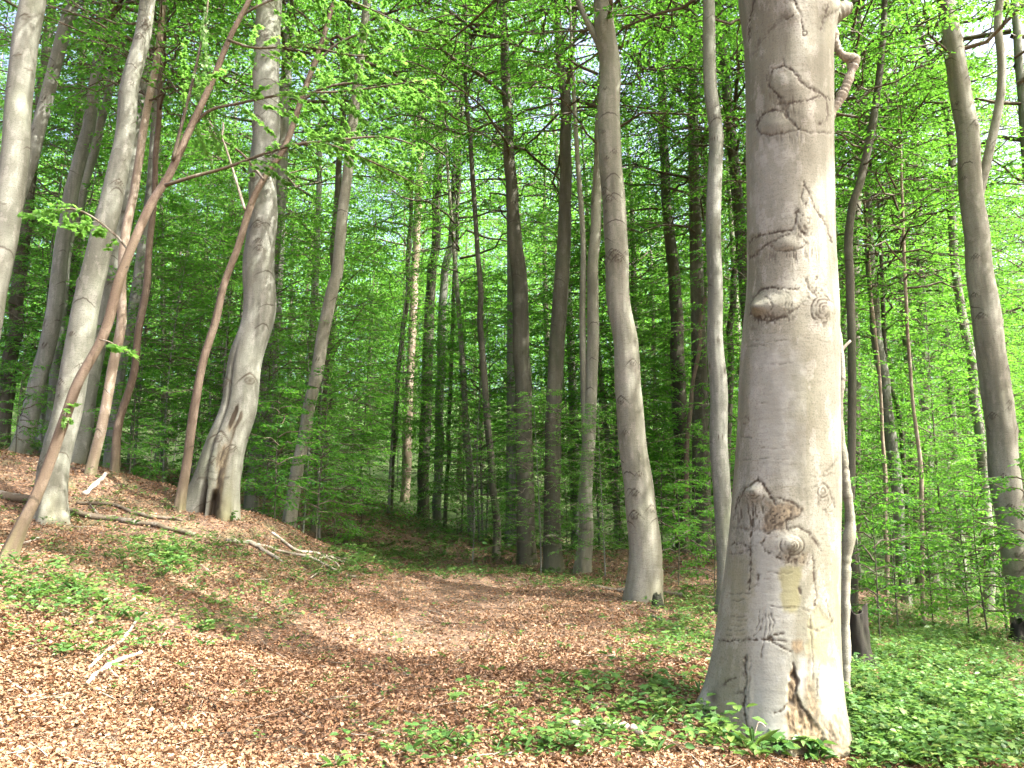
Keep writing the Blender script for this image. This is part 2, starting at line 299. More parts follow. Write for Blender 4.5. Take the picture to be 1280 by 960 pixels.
T('C5', 20, 'dark', [(659, 708, 24), (657, 622, 22), (653, 510, 21), (651, 360, 20), (644, 300, 18), (640, 262, 16), (636, 169, 13), (632, 94, 11), (628, 0, 9)], 'dark mossy beech with a lit right flank at the path edge', 'the dark mossy beech', crown='tall', knots=3, g=1, flare=.12)
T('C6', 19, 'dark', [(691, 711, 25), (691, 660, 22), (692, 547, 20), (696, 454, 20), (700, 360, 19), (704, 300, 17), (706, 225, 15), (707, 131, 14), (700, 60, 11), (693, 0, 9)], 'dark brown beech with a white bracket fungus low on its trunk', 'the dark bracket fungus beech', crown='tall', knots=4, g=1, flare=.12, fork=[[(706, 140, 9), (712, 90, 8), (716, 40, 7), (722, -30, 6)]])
T('C7', 18.5, 'beige', [(730, 716, 21), (731, 660, 18), (732, 604, 17), (737, 529, 16), (741, 397, 15), (742, 330, 14), (745, 262, 13), (750, 160, 11), (756, 40, 9)], 'pale beech with a second thin stem fused to its left side', 'the twin stemmed pale beech', crown='tall', knots=3, g=1, flare=.12, fork=[[(733, 600, 8), (732, 566, 8), (730, 510, 8), (728, 397, 8), (729, 300, 7), (722, 200, 6), (716, 90, 5)]])
T('T3', 14, 'beige', [(808, 751, 48), (806, 715, 42), (804, 697, 40), (797, 585, 35), (785, 472, 32), (774, 360, 29), (767, 270, 28), (763, 187, 28), (760, 75, 26), (754, 0, 24)], 'smooth beige beech leaning left at the right edge of the path', 'the smooth beige path beech', crown='tall', knots=7, g=1, flare=.06, side=96, fork=[[(758, 80, 10), (752, 62, 9), (741, 40, 8), (730, 18, 7), (716, -20, 6)]])
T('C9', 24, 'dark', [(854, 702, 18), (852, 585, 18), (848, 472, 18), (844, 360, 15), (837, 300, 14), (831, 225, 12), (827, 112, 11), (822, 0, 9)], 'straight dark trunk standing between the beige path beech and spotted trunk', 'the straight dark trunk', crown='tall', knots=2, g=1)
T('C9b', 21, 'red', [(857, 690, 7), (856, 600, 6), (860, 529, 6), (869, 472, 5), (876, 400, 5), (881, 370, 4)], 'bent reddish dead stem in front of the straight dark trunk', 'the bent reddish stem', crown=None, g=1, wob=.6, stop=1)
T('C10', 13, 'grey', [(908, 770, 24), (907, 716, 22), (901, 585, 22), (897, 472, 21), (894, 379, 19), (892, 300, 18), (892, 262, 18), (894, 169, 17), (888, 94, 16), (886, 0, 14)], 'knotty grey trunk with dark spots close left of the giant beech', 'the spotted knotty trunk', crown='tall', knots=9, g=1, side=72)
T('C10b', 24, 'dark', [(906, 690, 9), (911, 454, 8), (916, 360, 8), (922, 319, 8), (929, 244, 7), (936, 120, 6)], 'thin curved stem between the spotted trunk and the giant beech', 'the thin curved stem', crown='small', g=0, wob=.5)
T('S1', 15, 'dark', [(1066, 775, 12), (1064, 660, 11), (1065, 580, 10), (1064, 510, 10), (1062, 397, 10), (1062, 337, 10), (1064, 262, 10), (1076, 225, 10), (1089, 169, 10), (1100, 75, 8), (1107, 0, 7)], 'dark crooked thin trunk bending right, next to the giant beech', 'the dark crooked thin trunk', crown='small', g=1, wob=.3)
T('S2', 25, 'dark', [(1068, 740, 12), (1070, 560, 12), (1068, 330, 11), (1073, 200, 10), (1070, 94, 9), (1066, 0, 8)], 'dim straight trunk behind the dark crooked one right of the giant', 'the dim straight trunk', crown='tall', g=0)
T('S3', 20, 'grey', [(1237, 770, 14), (1235, 660, 12), (1227, 585, 12), (1220, 510, 11), (1212, 435, 11), (1197, 356, 10), (1190, 281, 10), (1186, 232, 9), (1190, 180, 9), (1175, 112, 8), (1156, 56, 6), (1140, 0, 5)], 'slim grey trunk curving left beside the big right edge beech', 'the slim curving grey trunk', crown='small', g=1, wob=.2)
T('S4', 14, 'beige', [(1291, 800, 46), (1284, 760, 41), (1269, 679, 38), (1256, 585, 35), (1248, 510, 34), (1239, 435, 33), (1231, 360, 32), (1220, 300, 29), (1212, 225, 26), (1207, 150, 25), (1194, 75, 23), (1181, 0, 20)], 'big forked grey beech leaning left at the right edge', 'the forked right edge beech', crown='tall', knots=8, g=1, side=96, flare=.08, fork=[[(1218, 275, 12), (1224, 244, 11), (1237, 187, 11), (1250, 124, 10), (1252, 75, 10), (1247, 30, 9), (1252, -10, 8), (1256, -60, 7)]])
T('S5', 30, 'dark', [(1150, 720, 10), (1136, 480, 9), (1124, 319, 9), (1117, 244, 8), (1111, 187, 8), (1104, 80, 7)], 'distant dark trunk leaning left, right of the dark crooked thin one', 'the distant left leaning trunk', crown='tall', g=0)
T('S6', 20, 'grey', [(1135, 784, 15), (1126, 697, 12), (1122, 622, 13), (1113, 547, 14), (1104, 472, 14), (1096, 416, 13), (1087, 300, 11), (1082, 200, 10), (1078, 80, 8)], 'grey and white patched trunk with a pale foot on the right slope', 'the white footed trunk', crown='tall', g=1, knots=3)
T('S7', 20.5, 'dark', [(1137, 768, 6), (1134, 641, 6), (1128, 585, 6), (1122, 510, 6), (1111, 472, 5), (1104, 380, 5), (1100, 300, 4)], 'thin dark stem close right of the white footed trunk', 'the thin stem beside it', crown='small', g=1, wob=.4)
T('S8', 17, 'pale', [(1155, 792, 5), (1152, 679, 5), (1151, 585, 5), (1141, 510, 4), (1136, 435, 4), (1130, 330, 4), (1128, 230, 3)], 'spindly pale spotted stem among the leafy right slope', 'the spindly spotted stem', crown='small', g=1, wob=.4)
T('S9', 30, 'grey', [(1166, 735, 14), (1162, 641, 13), (1157, 500, 12), (1152, 360, 11), (1146, 200, 10)], 'far grey trunk showing between leaves on the right slope', 'the far grey slope trunk', crown='tall', g=1)
T('S10', 19, 'pale', [(1107, 735, 6), (1107, 660, 5), (1108, 600, 5), (1102, 520, 4), (1094, 420, 4)], 'short pale sapling stem left of the white footed trunk', 'the short pale sapling stem', crown='small', g=1, wob=.4)
T('S12', 18, 'grey', [(1325, 770, 16), (1306, 500, 14), (1288, 250, 12), (1276, 100, 10), (1268, 0, 9)], 'thin grey trunk top reaching in at the top right corner', 'the top right corner trunk', crown='tall', g=0)

# ------------------------------------------------------------------ terrain: a smooth surface through surveyed points (px, py, distance)
CP = [(-150, 960, 5.0), (0, 960, 4.9), (200, 960, 5.1), (400, 960, 5.2), (640, 960, 5.2), (800, 960, 5.5), (960, 942, 6.15), (1060, 945, 6.2), (1160, 960, 6.1), (1280, 960, 6.4), (1400, 960, 6.8),
      (880, 885, 6.9), (1057, 850, 8.3), (1280, 870, 9.0), (1180, 850, 9.2), (1076, 832, 9.6), (1280, 795, 14.0), (1150, 790, 15.0),
      (560, 715, 17.0), (640, 800, 10.0), (520, 760, 12.6), (400, 830, 8.6), (700, 728, 16.0), (640, 880, 7.0), (780, 850, 7.6), (820, 790, 10.5), (460, 722, 14.6), (300, 860, 7.4),
      (0, 720, 8.7), (0, 800, 7.0), (150, 860, 6.6), (10, 697, 9.6), (0, 585, 14.0), (120, 601, 14.0), (205, 620, 14.2), (250, 662, 12.6), (200, 740, 9.6), (330, 705, 12.0), (430, 700, 14.6), (300, 800, 8.6), (355, 655, 14.6), (400, 704, 17.5), (440, 714, 18), (350, 684, 17.2), (-150, 560, 13.0), (-200, 760, 7.5), (100, 700, 10.0)]
pts = []
for a in CP: pts.append(pix(*a)[0])
for t in TR:
    if t['g']: b = t['pts'][0]; pts.append(pix(b[0], b[1], t['D'])[0])
for a in [(0, -30, .5), (-25, -10, 4.5), (25, -10, -1.5), (-6, 0, .9), (6, 0, -.45), (0, 0, 0), (0, -8, 0), (-45, 20, 9), (45, 20, -4), (-40, 60, 9), (0, 50, 4.1), (0, 80, 8.5), (-40, 110, 16), (45, 60, 0.5), (45, 110, 7), (0, 130, 16), (-250, 300, 60), (250, 300, 45), (0, 300, 48), (-250, -60, 25), (250, -60, -10), (-250, 100, 40), (250, 100, 5), (20, 40, -.4), (-20, 40, 4.3)]:
    pts.append(np.array(a, float))
pts = np.array(pts)
def tphi(r2): return np.where(r2 > 1e-12, 0.5 * r2 * np.log(np.maximum(r2, 1e-12)), 0)
n = len(pts); d2 = ((pts[:, None, :2] - pts[None, :, :2]) ** 2).sum(-1)
A = np.zeros((n + 3, n + 3)); A[:n, :n] = tphi(d2) + np.eye(n) * 1.2; A[:n, n] = 1; A[:n, n + 1:] = pts[:, :2]; A[n, :n] = 1; A[n + 1:, :n] = pts[:, :2].T
sol = np.linalg.solve(A, np.concatenate([pts[:, 2], [0, 0, 0]]))
def tps(x, y):
    out = sol[n] + sol[n + 1] * x + sol[n + 2] * y
    for i in range(n): out = out + sol[i] * tphi((x - pts[i, 0]) ** 2 + (y - pts[i, 1]) ** 2)
    return out
def axis(lo, c0, c1, hi, step, g=1.09):
    mid = list(np.arange(c0, c1 + 1e-6, step)); up = [mid[-1]]; s = step
    while up[-1] < hi: s *= g; up.append(up[-1] + s)
    dn = [mid[0]]; s = step
    while dn[-1] > lo: s *= g; dn.append(dn[-1] - s)
    return np.array(dn[::-1][:-1] + mid + up[1:])
GX = axis(-250, -9, 9, 250, .16); GY = axis(-60, 3, 20, 300, .16)
gx, gy = np.meshgrid(GX, GY)
GZ = tps(gx.ravel(), gy.ravel())
P3 = np.stack([gx.ravel(), gy.ravel(), np.zeros(gx.size)], 1)
GZ = (GZ + .05 * fbm(P3 * .9, 3, 3) + .02 * vnoise(P3 * 3.1, 9)).reshape(gx.shape)
def H(x, y):
    x = np.asarray(x, float); y = np.asarray(y, float)
    i = np.clip(np.searchsorted(GX, x) - 1, 0, len(GX) - 2); j = np.clip(np.searchsorted(GY, y) - 1, 0, len(GY) - 2)
    u = np.clip((x - GX[i]) / (GX[i + 1] - GX[i]), 0, 1); v = np.clip((y - GY[j]) / (GY[j + 1] - GY[j]), 0, 1)
    return (GZ[j, i] * (1 - u) + GZ[j, i + 1] * u) * (1 - v) + (GZ[j + 1, i] * (1 - u) + GZ[j + 1, i + 1] * u) * v
def hit(px, py, dmax=70):
    """where the view ray through a photo pixel meets the ground"""
    d = rays(px, py); d = d.reshape(-1, 3); D = np.full(len(d), np.nan); done = np.zeros(len(d), bool)
    prev = 3.0
    for Dk in np.concatenate([np.arange(3.2, 20, .1), np.arange(20, dmax, .4)]):
        q = EYE + d * (Dk / d[:, 1])[:, None]; below = (q[:, 2] < H(q[:, 0], q[:, 1])) & ~done
        D[below] = Dk - .05; done |= below
    ok = done; q = EYE + d * (np.where(ok, D, 1) / d[:, 1])[:, None]; q[:, 2] = H(q[:, 0], q[:, 1])
    return q, ok
acc = Acc(); V = np.stack([gx, gy, GZ], -1).reshape(-1, 3); ny, nx = gx.shape
jj = (np.arange(ny - 1)[:, None] * nx + np.arange(nx - 1)[None, :]).ravel()
acc.add(V, np.stack([jj, jj + 1, jj + nx + 1, jj + nx], 1))
tag(link('ground', acc.mesh('ground', [M['ground']], atts=dict(herbs=np.clip((V[:, 1] - 24 + 3 * fbm(V * .2, 8, 2)) / 8, 0, 1) * .9))), kind='structure')

# the woodland path, a trodden sheet a few millimetres over the ground
ctr = np.array([[-.6, 1.0, 1.9], [-.8, 4.0, 1.9], [-1.0, 6.0, 1.9], [-1.0, 8.5, 1.9], [-.9, 11, 1.9], [-.9, 14, 2.0], [-1.0, 17, 2.1], [-1.6, 20, 1.7], [-2.6, 25, 1.4]])
cs = spline(ctr, 140); acc = Acc(); K = 25
uu = np.linspace(-1, 1, K)
ed = 1 + .16 * vnoise(np.stack([cs[:, 1] * .8, cs[:, 1] * 0, cs[:, 1] * 0], 1), 21)[:, None] * np.ones(K)
X = cs[:, 0:1] + uu[None] * cs[:, 2:3] * ed; Y = np.repeat(cs[:, 1:2], K, 1)
Z = H(X, Y) + .012 - .02 * (np.abs(uu)[None] > .97)
ii = (np.arange(139)[:, None] * K + np.arange(K - 1)[None]).ravel()
acc.add(np.stack([X, Y, Z], -1), np.stack([ii, ii + 1, ii + K + 1, ii + K], 1))
tag(link('path', acc.mesh('path', [M['path']])), kind='structure')

# ------------------------------------------------------------------ crowns
def rot_to(d, ang):  # rotate vectors in the horizontal plane
    c, s = np.cos(ang), np.sin(ang); return np.stack([d[..., 0] * c - d[..., 1] * s, d[..., 0] * s + d[..., 1] * c, d[..., 2]], -1)
def spray(acc, rg, B, L, lsize, far=False, tw=9, ang=.85, mat=0, lk=.55, tilt=.35, start=.2, twl=.36, hang=.25):
    """leaves in two ranks on side twigs of a branch polyline B (k,3) of length L"""
    ts = np.linspace(start, 1, tw) + rg.normal(0, .02, tw); ts = np.clip(ts, 0, 1)
    idx = ts * (len(B) - 1); i = np.clip(idx.astype(int), 0, len(B) - 2); f = (idx - i)[:, None]
    P = B[i] * (1 - f) + B[i + 1] * f; D = norm(B[i + 1] - B[i])
    sg = np.where(np.arange(tw) % 2 == 0, 1, -1) * rg.uniform(.7, 1.2, tw)
    TD = rot_to(D, sg * ang); TD[:, 2] = D[:, 2] * .5 + rg.normal(-.05, .12, tw); TD = norm(TD)
    TL = L * twl * (1.08 - ts) * rg.uniform(.75, 1.3, tw) + lsize * 1.5
    TD[-1] = D[-1]
    m = np.maximum((TL / (lsize * lk)).astype(int), 3); k = m.max()
    u = (np.arange(k)[None] + .6) / m[:, None]; ok = (u <= 1.02).ravel()
    q = P[:, None] + TD[:, None] * (u * TL[:, None])[..., None]; q[..., 2] -= hang * (u ** 2) * TL[:, None] * .5
    d = np.repeat(TD[:, None], k, 1); s2 = np.where((np.arange(k)[None] + np.arange(tw)[:, None]) % 2 == 0, 1, -1)
    F = rot_to(d, s2 * rg.uniform(.5, 1.1, (tw, k)))
    F = F + rg.normal(0, .15, F.shape); F[..., 2] -= .12
    N = np.array([0, 0, 1.0]) + rg.normal(0, tilt, F.shape)
    q = q.reshape(-1, 3)[ok]; F = F.reshape(-1, 3)[ok]; N = N.reshape(-1, 3)[ok]
    leaves(acc, q, F, N, lsize * rg.uniform(.65, 1.25, len(q)), mat=mat, far=far, droop=.12)
    return P, TD, TL
def make_crown(seed, z0, z1, rad, nb, lsize, far=False, sub=0, shape='egg', limb=.03, tw=9, lk=.55, leafmat='leaf', twigk=4):
    rg = np.random.default_rng(seed); acc = Acc()
    for b in range(nb):
        h = (b + rg.uniform(0, 1)) / nb; z = z0 + (z1 - z0) * h
        if shape == 'egg': r = rad * (math.sin(math.pi * min(1, .18 + h * .82)) ** .7 + .08)
        elif shape == 'cone': r = rad * (1 - h) ** .7 + .25
        else: r = rad * (.65 + .35 * math.sin(3 * h))
        r *= rg.uniform(.55, 1.2); az = b * 2.399 + rg.normal(0, .5)
        up = rg.uniform(.1, .45) + (.5 * h if shape == 'egg' else .2 * h)
        u = np.linspace(0, 1, 7)
        B = np.stack([np.cos(az + .25 * u * rg.normal()) * r * u, np.sin(az + .25 * u * rg.normal()) * r * u, z + r * (up * u - .38 * u ** 2 * rg.uniform(.4, 1.3))], 1)
        B[1:] += rg.normal(0, .03 * r, (6, 3)); B[1:, 2] += rg.normal(0, .01 * r, 6)
        tube(acc, B, limb * (1.0 - .4 * h) * (1 - .85 * u) * (r / rad) + .004, twigk, 1, cap=False)
        if sub:
            ts = np.linspace(.25, .97, sub)
            for s_i, t in enumerate(ts):
                i = min(int(t * 6), 5); p = B[i] + (B[i + 1] - B[i]) * (t * 6 - i); d = norm((B[i + 1] - B[i])[None])[0]
                d = rot_to(d[None], np.array([(1 if s_i % 2 else -1) * rg.uniform(.4, 1.1)]))[0]; d[2] = rg.uniform(-.15, .4); d = d / np.linalg.norm(d)
                l = r * .42 * (1.15 - t) * rg.uniform(.8, 1.3) + .5; v = np.linspace(0, 1, 4)
                S = p + d * (v * l)[:, None]; S[:, 2] -= .22 * l * v ** 2; S[1:] += rg.normal(0, .03 * l, (3, 3))
                tube(acc, S, limb * .3 * (1 - .8 * v) + .003, 3, 1, cap=False)
                spray(acc, rg, S, l, lsize, far, tw, lk=lk)
        else: spray(acc, rg, B, r, lsize, far, tw, lk=lk)
    return acc.mesh('crown', [M[leafmat], M['twig']], smooth=[1])

# young understorey beeches: crown from 1 m up, leaf blades of true size
YOUNG = [make_crown(100 + i, z0, z1, rd, nb, ls, sub=sb, shape=sh, limb=.014, tw=tw, lk=.6) for i, (z0, z1, rd, nb, ls, sb, sh, tw) in enumerate([
    (.9, 7.2, 2.3, 64, .085, 0, 'cone', 17), (1.6, 9.5, 2.7, 66, .09, 2, 'egg', 10), (.5, 4.2, 1.6, 34, .08, 0, 'cone', 14), (2.0, 13.0, 3.0, 64, .095, 4, 'egg', 7), (.3, 2.4, 1.0, 20, .07, 0, 'col', 13), (1.2, 8.5, 2.5, 54, .085, 4, 'egg', 6)])]
YH = [7.4, 9.8, 4.4, 13.3, 2.5, 8.8]; 
# crowns in dense clumps with open gaps between them: these throw the sun flecks
CLUMP = [make_crown(180 + i, 0, 7.5, rd, nb, .21, sub=4, shape='egg', limb=.05, tw=8, lk=.36, far=True) for i, (rd, nb) in enumerate([(3.9, 17), (2.6, 11)])]
# small canopy crowns for the thin trunks, and tall beech crowns, origin at the height where the lowest branch leaves the stem
SMALL = [make_crown(140 + i, 0, 6.5, 2.5, 40, .10, sub=4, shape='egg', limb=.03, tw=6, lk=.62) for i in range(2)]
TALL = [make_crown(160 + i, 0, 13.0, 4.7, 34, .11, sub=7, shape='egg', limb=.06, tw=7, lk=.55, far=True) for i in range(4)]

# ------------------------------------------------------------------ trunks
def knot_field(th, hh, r, knots):
    """beech branch scars: a dark raised brow over a low oval boss"""
    dsp = np.zeros_like(th); scar_shade = np.zeros_like(th)
    for (kt, kh, s) in knots:
        a = (th - kt + np.pi) % (2 * np.pi) - np.pi; x = a * r / s; y = (hh - kh) / s
        dsp += .16 * s * np.exp(-(x ** 2 + (y * 1.2) ** 2) * 1.4)
        brow = y - (.75 - .85 * np.abs(x) ** 1.3); ln = np.exp(-(brow / .13) ** 2) * (np.abs(x) < 1.5) * np.clip(1.6 - np.abs(x), 0, 1)
        ring = np.exp(-((np.sqrt(x ** 2 + (y * 1.3) ** 2) - .42) / .12) ** 2) * .6
        core = np.exp(-((x ** 2 + y ** 2) / .05)) * .7
        scar_shade = np.maximum(scar_shade, np.maximum(ln * .85, np.maximum(ring, core)))
        dsp -= .05 * s * ln
    return dsp, scar_shade
def px_trunk(pts, D, top_h=None, base_ext=True, H0=None):
    """photo points -> world centre line with radii, carried down into the ground and up to the crown"""
    a = np.array(pts, float); P, t = pix(a[:, 0], a[:, 1], D); r = a[:, 2] / 2 * t / FPX
    # the stem sways a little in depth too
    ctrl = np.column_stack([P, r])
    if base_ext:
        d = ctrl[0, :3] - ctrl[1, :3]; d = d / np.linalg.norm(d); g = H(*ctrl[0, :2]); k = max((ctrl[0, 2] - g) / max(-d[2], .3), 0) + .3
        ctrl = np.vstack([np.append(ctrl[0, :3] + d * k, ctrl[0, 3] * 1.03), ctrl])
    if top_h is not None and ctrl[-1, 2] < top_h:
        d = ctrl[-1, :3] - ctrl[-3, :3]; d = d / np.linalg.norm(d); p = ctrl[-1]; rem = top_h - p[2]
        for i in range(1, 5):
            d = norm((d * .75 + np.array([0, 0, .25]))[None])[0]
            p = np.append(p[:3] + d * rem / 4 / d[2], max(ctrl[-1, 3] * (1 - i / 4.3), .012)); ctrl = np.vstack([ctrl, p])
    return ctrl
def trunk_mesh(ctrl, bark, side=28, step=.07, seed=0, flare=.15, knots=(), wob=0., lobes=5, origin=None, extra=None, forks=()):
    rg = np.random.default_rng(seed); L = np.linalg.norm(np.diff(ctrl[:, :3], axis=0), axis=1).sum()
    n = int(min(max(L / step, 24), 1000)); S = spline(ctrl, n); C0 = S[:, :3].copy(); r = np.maximum(S[:, 3], .006)
    g = H(C0[0, 0], C0[0, 1]); hh = C0[:, 2] - (C0[0, 2] + .3)
    if wob: C0[:, :2] += (wob * r[:, None] * 1.6) * np.stack([vnoise(np.stack([hh * 1.1, hh * 0, hh * 0], 1), seed), vnoise(np.stack([hh * 1.1, hh * 0 + 9, hh * 0], 1), seed)], 1)
    th = np.linspace(0, 2 * np.pi, side, endpoint=False); TH, HH = np.meshgrid(th, hh); RR = np.repeat(r[:, None], side, 1)
    fl = np.exp(-np.maximum(HH, -.2) / (.25 + r[0] * .7)); ph = rg.uniform(0, 6)
    mult = 1 + flare * fl * (1 + .85 * np.cos(lobes * TH + ph) + .3 * np.cos((lobes - 2) * TH + ph * 2))
    q = np.stack([np.cos(TH), np.sin(TH), HH * .6], -1).reshape(-1, 3)
    rough = fbm(q * [1.3, 1.3, 1.0], seed, 2).reshape(TH.shape) * .05 + fbm(q * [2.6, 2.6, 4.0], seed + 5, 2).reshape(TH.shape) * .018
    RR = RR * mult * (1 + rough)
    dsp, scar_shade = knot_field(TH, HH, r[:, None], knots); RR = RR + dsp
    atts = dict(scar_shade=scar_shade, rough=np.zeros_like(scar_shade), algae_shade=np.clip(fl * (.45 + 9 * rough), 0, .9))
    if extra: RR = extra(TH, HH, RR, atts)
    V = C0[:, None] + np.stack([np.cos(TH) * RR, np.sin(TH) * RR, np.zeros_like(RR)], -1); V = V.reshape(-1, 3)
    if origin is None: origin = np.array([C0[0, 0], C0[0, 1], g])
    acc = Acc(); acc.add(V - origin, ring_quads(n, side)); base_n = acc.n
    A = {k: [v.ravel()] for k, v in atts.items()}
    for f in forks:
        F = spline(f, max(20, int(len(f) * 8))); b0 = acc.n; tube(acc, F[:, :3] - origin, F[:, 3], max(10, side // 3)); m = acc.n - b0
        for k in A: A[k].append(np.zeros(m))
    me = acc.mesh('trunk', [M[bark]], atts={k: np.concatenate(v) for k, v in A.items()})
    return me, origin, C0, r

def hollow(TH, HH, RR, at):
    """the rotten base: a fused left stem, two dark cavities between the roots, a decayed strip up the front right"""
    f = (TH + np.pi / 2 + np.pi) % (2 * np.pi) - np.pi    # 0 faces the path, negative is the left side
    left = np.exp(-((f + .75) / .35) ** 2); groove = np.exp(-((f + .35 + .03 * HH) / .09) ** 2) * np.clip(1.2 - np.maximum(HH - 1.9, 0) * .9, 0, 1)
    RR = RR * (1 + .16 * left * np.clip(1 - HH / 4, 0, 1)) - .05 * groove
    legs = np.exp(-np.maximum(HH, 0) / .45)
    RR = RR + .30 * legs * np.exp(-((f + 1.25) / .38) ** 2) + .16 * legs * np.exp(-((f - .75) / .28) ** 2)
    top = .62; a = np.clip((top - HH) / .12, 0, 1)
    c1 = np.exp(-((f + .33) / (.10 + .10 * np.clip((top - HH) / top, 0, 1))) ** 4) * a; c2 = np.exp(-((f - .22) / (.11 + .12 * np.clip((top - HH) / top, 0, 1))) ** 4) * np.clip((.45 - HH) / .12, 0, 1)
    cav = np.maximum(c1, c2); RR = RR - .17 * cav; at['scar_shade'] = np.maximum(at['scar_shade'], np.maximum(.97 * cav, groove * .35))  # cavities and stem groove also painted dark, standing in for their shade
    nz = fbm(np.stack([f * 5, HH * 3, HH * 0], -1).reshape(-1, 3), 77, 3).reshape(f.shape)
    strip = np.exp(-((f - .38 + .12 * nz) / .26) ** 4) * np.clip((1.75 - HH + .2 * nz) / .1, 0, 1)
    at['rough'] = np.maximum(at['rough'], strip * np.clip(.75 + nz, 0, 1)); RR = RR - .03 * strip + .025 * strip * nz
    wound = np.exp(-(((f - .3) / .3) ** 2 + ((HH - 1.68) / .16) ** 2) * 1.3 + .5 * nz); at['scar_shade'] = np.clip(np.maximum(at['scar_shade'], np.clip(wound * (.4 + nz) * 1.6, 0, .9) + strip * np.clip(nz * 1.4, 0, .8)), 0, 1)
    ledge = np.exp(-((HH - .62 - .03 * nz) / .025) ** 2) * (np.abs(f) < .75); at['scar_shade'] = np.maximum(at['scar_shade'], ledge * .5)
    return RR

LAND = []
def px_mid(t):
    a = np.array(t['pts'], float); return float(np.interp(450, a[:, 1][::-1], a[:, 0][::-1])) if a[0, 1] > a[-1, 1] else a[:, 0].mean()
for i, t in enumerate(TR):
    rg = np.random.default_rng(500 + i); D = t['D']
    tall = t['crown'] == 'tall'
    b = pix(*t['pts'][0][:2], D)[0]; gz = float(H(b[0], b[1]))
    tp = pix(*t['pts'][-1][:2], D)[0][2]
    ctrl = px_trunk(t['pts'], D, None if t.get('stop') else max(gz + (24 if tall else 14), tp + 3))
    big = t['pts'][0][2] > 30
    Lv = ctrl[-1, 2] - gz; vis = min(tp - gz, 12)
    kn = [(-np.pi / 2 + rg.uniform(-1.3, 1.3), rg.uniform(.8, max(vis, 2)), rg.uniform(.18, .5) * ctrl[1, 3]) for _ in range(t.get('knots', 0) * 3)]
    forks = []
    for f in t.get('fork', []):
        a = np.array(f, float); P, tt = pix(a[:, 0], a[:, 1], D); c = np.column_stack([P, a[:, 2] / 2 * tt / FPX]); d = norm((c[-1, :3] - c[-2, :3])[None])[0]
        for q in range(3): c = np.vstack([c, np.append(c[-1, :3] + (d + [0, 0, .5]) * 1.1, c[-1, 3] * .7)])
        forks.append(c)
    me, org, C0, r = trunk_mesh(ctrl, t['bark'], side=t.get('side', 32 if D < 22 else 18), step=.025 if big else .08, seed=i * 11 + 3, flare=t.get('flare', .15), knots=kn, wob=t.get('wob', .12), extra=hollow if t.get('special') == 'hollow' else None)
    root = empty('dead_stem' if t.get('stop') else ('beech_tree' if tall else 'young_tree'), org, t['label'], 'dead stem' if t.get('stop') else 'tree', None if t.get('stop') else ('tall beech trees of the forest' if tall else 'thin trees of the forest'))
    link('trunk', me, root); LAND.append((px_mid(t), t['phrase']))
    for f in forks:
        fa = Acc(); F = spline(f, 40); tube(fa, F[:, :3] - org, F[:, 3], 12)
        link('branch', fa.mesh('branch', [M[t['bark']]]), root)
    if t['crown']:
        # crown sits on the stem: tall ones start high, thin ones lower
        z0 = C0[-1, 2] - (13.5 if tall else 6.8); k = int(np.argmin(np.abs(C0[:, 2] - z0)))
        o = link('crown', TALL[i % 4] if tall else SMALL[i % 2], root, C0[k] - org); o.rotation_euler = (0, 0, rg.uniform(0, 6.28)); s = rg.uniform(.9, 1.12)
        if D < 16: s *= .95
        o.scale = (s, s, rg.uniform(.95, 1.05))
    if t['key'] == 'C6':
        fa = Acc(); p = pix(690, 670, D - .36)[0] - org
        u = np.linspace(0, np.pi, 12); prof = [(0, .05), (.35, .045), (.8, .02), (1, 0), (.8, -.015), (.3, -.03), (0, -.035)]
        V = np.array([[math.cos(a) * .17 * q, -math.sin(a) * .12 * q, z] for a in u for q, z in prof]) + p
        fa.add(V, np.vstack([[[j * 7 + k, (j + 1) * 7 + k, (j + 1) * 7 + k + 1, j * 7 + k + 1] for k in range(6)] for j in range(11)]))
        o = link('bracket_fungus', fa.mesh('bracket_fungus', [M['bleached']]), root); o['label'] = 'pale white shelf fungus low on the dark trunk'

# ------------------------------------------------------------------ the giant beech in the foreground, its scars laid out from the photograph
DB = 6.68
prof = np.array([(-140, 915, 1052), (-60, 921, 1049), (0, 926, 1045), (60, 933, 1040), (105, 934, 1039), (187, 935, 1039), (300, 935, 1041), (360, 935, 1044), (454, 927, 1046), (547, 923, 1047), (622, 917, 1048), (716, 908, 1046), (760, 902, 1045), (820, 896, 1046), (870, 893, 1049), (910, 890, 1053), (945, 887, 1052), (985, 885, 1053)], float)[::-1]
pc = np.column_stack([(prof[:, 1] + prof[:, 2]) / 2, prof[:, 0], prof[:, 2] - prof[:, 1]])
P, tt = pix(pc[:, 0], pc[:, 1], DB); ctrl = np.column_stack([P, pc[:, 2] / 2 * tt / FPX])
nvis = 880; S = spline(ctrl, nvis)
up = [S[-1]]; d = np.array([-.02, 0.01, 1.0])
for i in range(60): up.append(np.append(up[-1][:3] + d * .28, max(up[-1][3] * .967, .05)))
S = np.vstack([S, np.array(up[1:])]); C0 = S[:, :3]; r = S[:, 3]; NR = len(S)
front = np.linspace(-np.pi - .15, .15, 300); back = np.linspace(.15, np.pi - .15, 62)[1:-1]; th = np.concatenate([front, back]); K = len(th)
TH = np.repeat(th[None], NR, 0); gb = float(H(P[1, 0], DB)); HH = np.repeat((C0[:, 2] - gb)[:, None], K, 1); RR = np.repeat(r[:, None], K, 1)
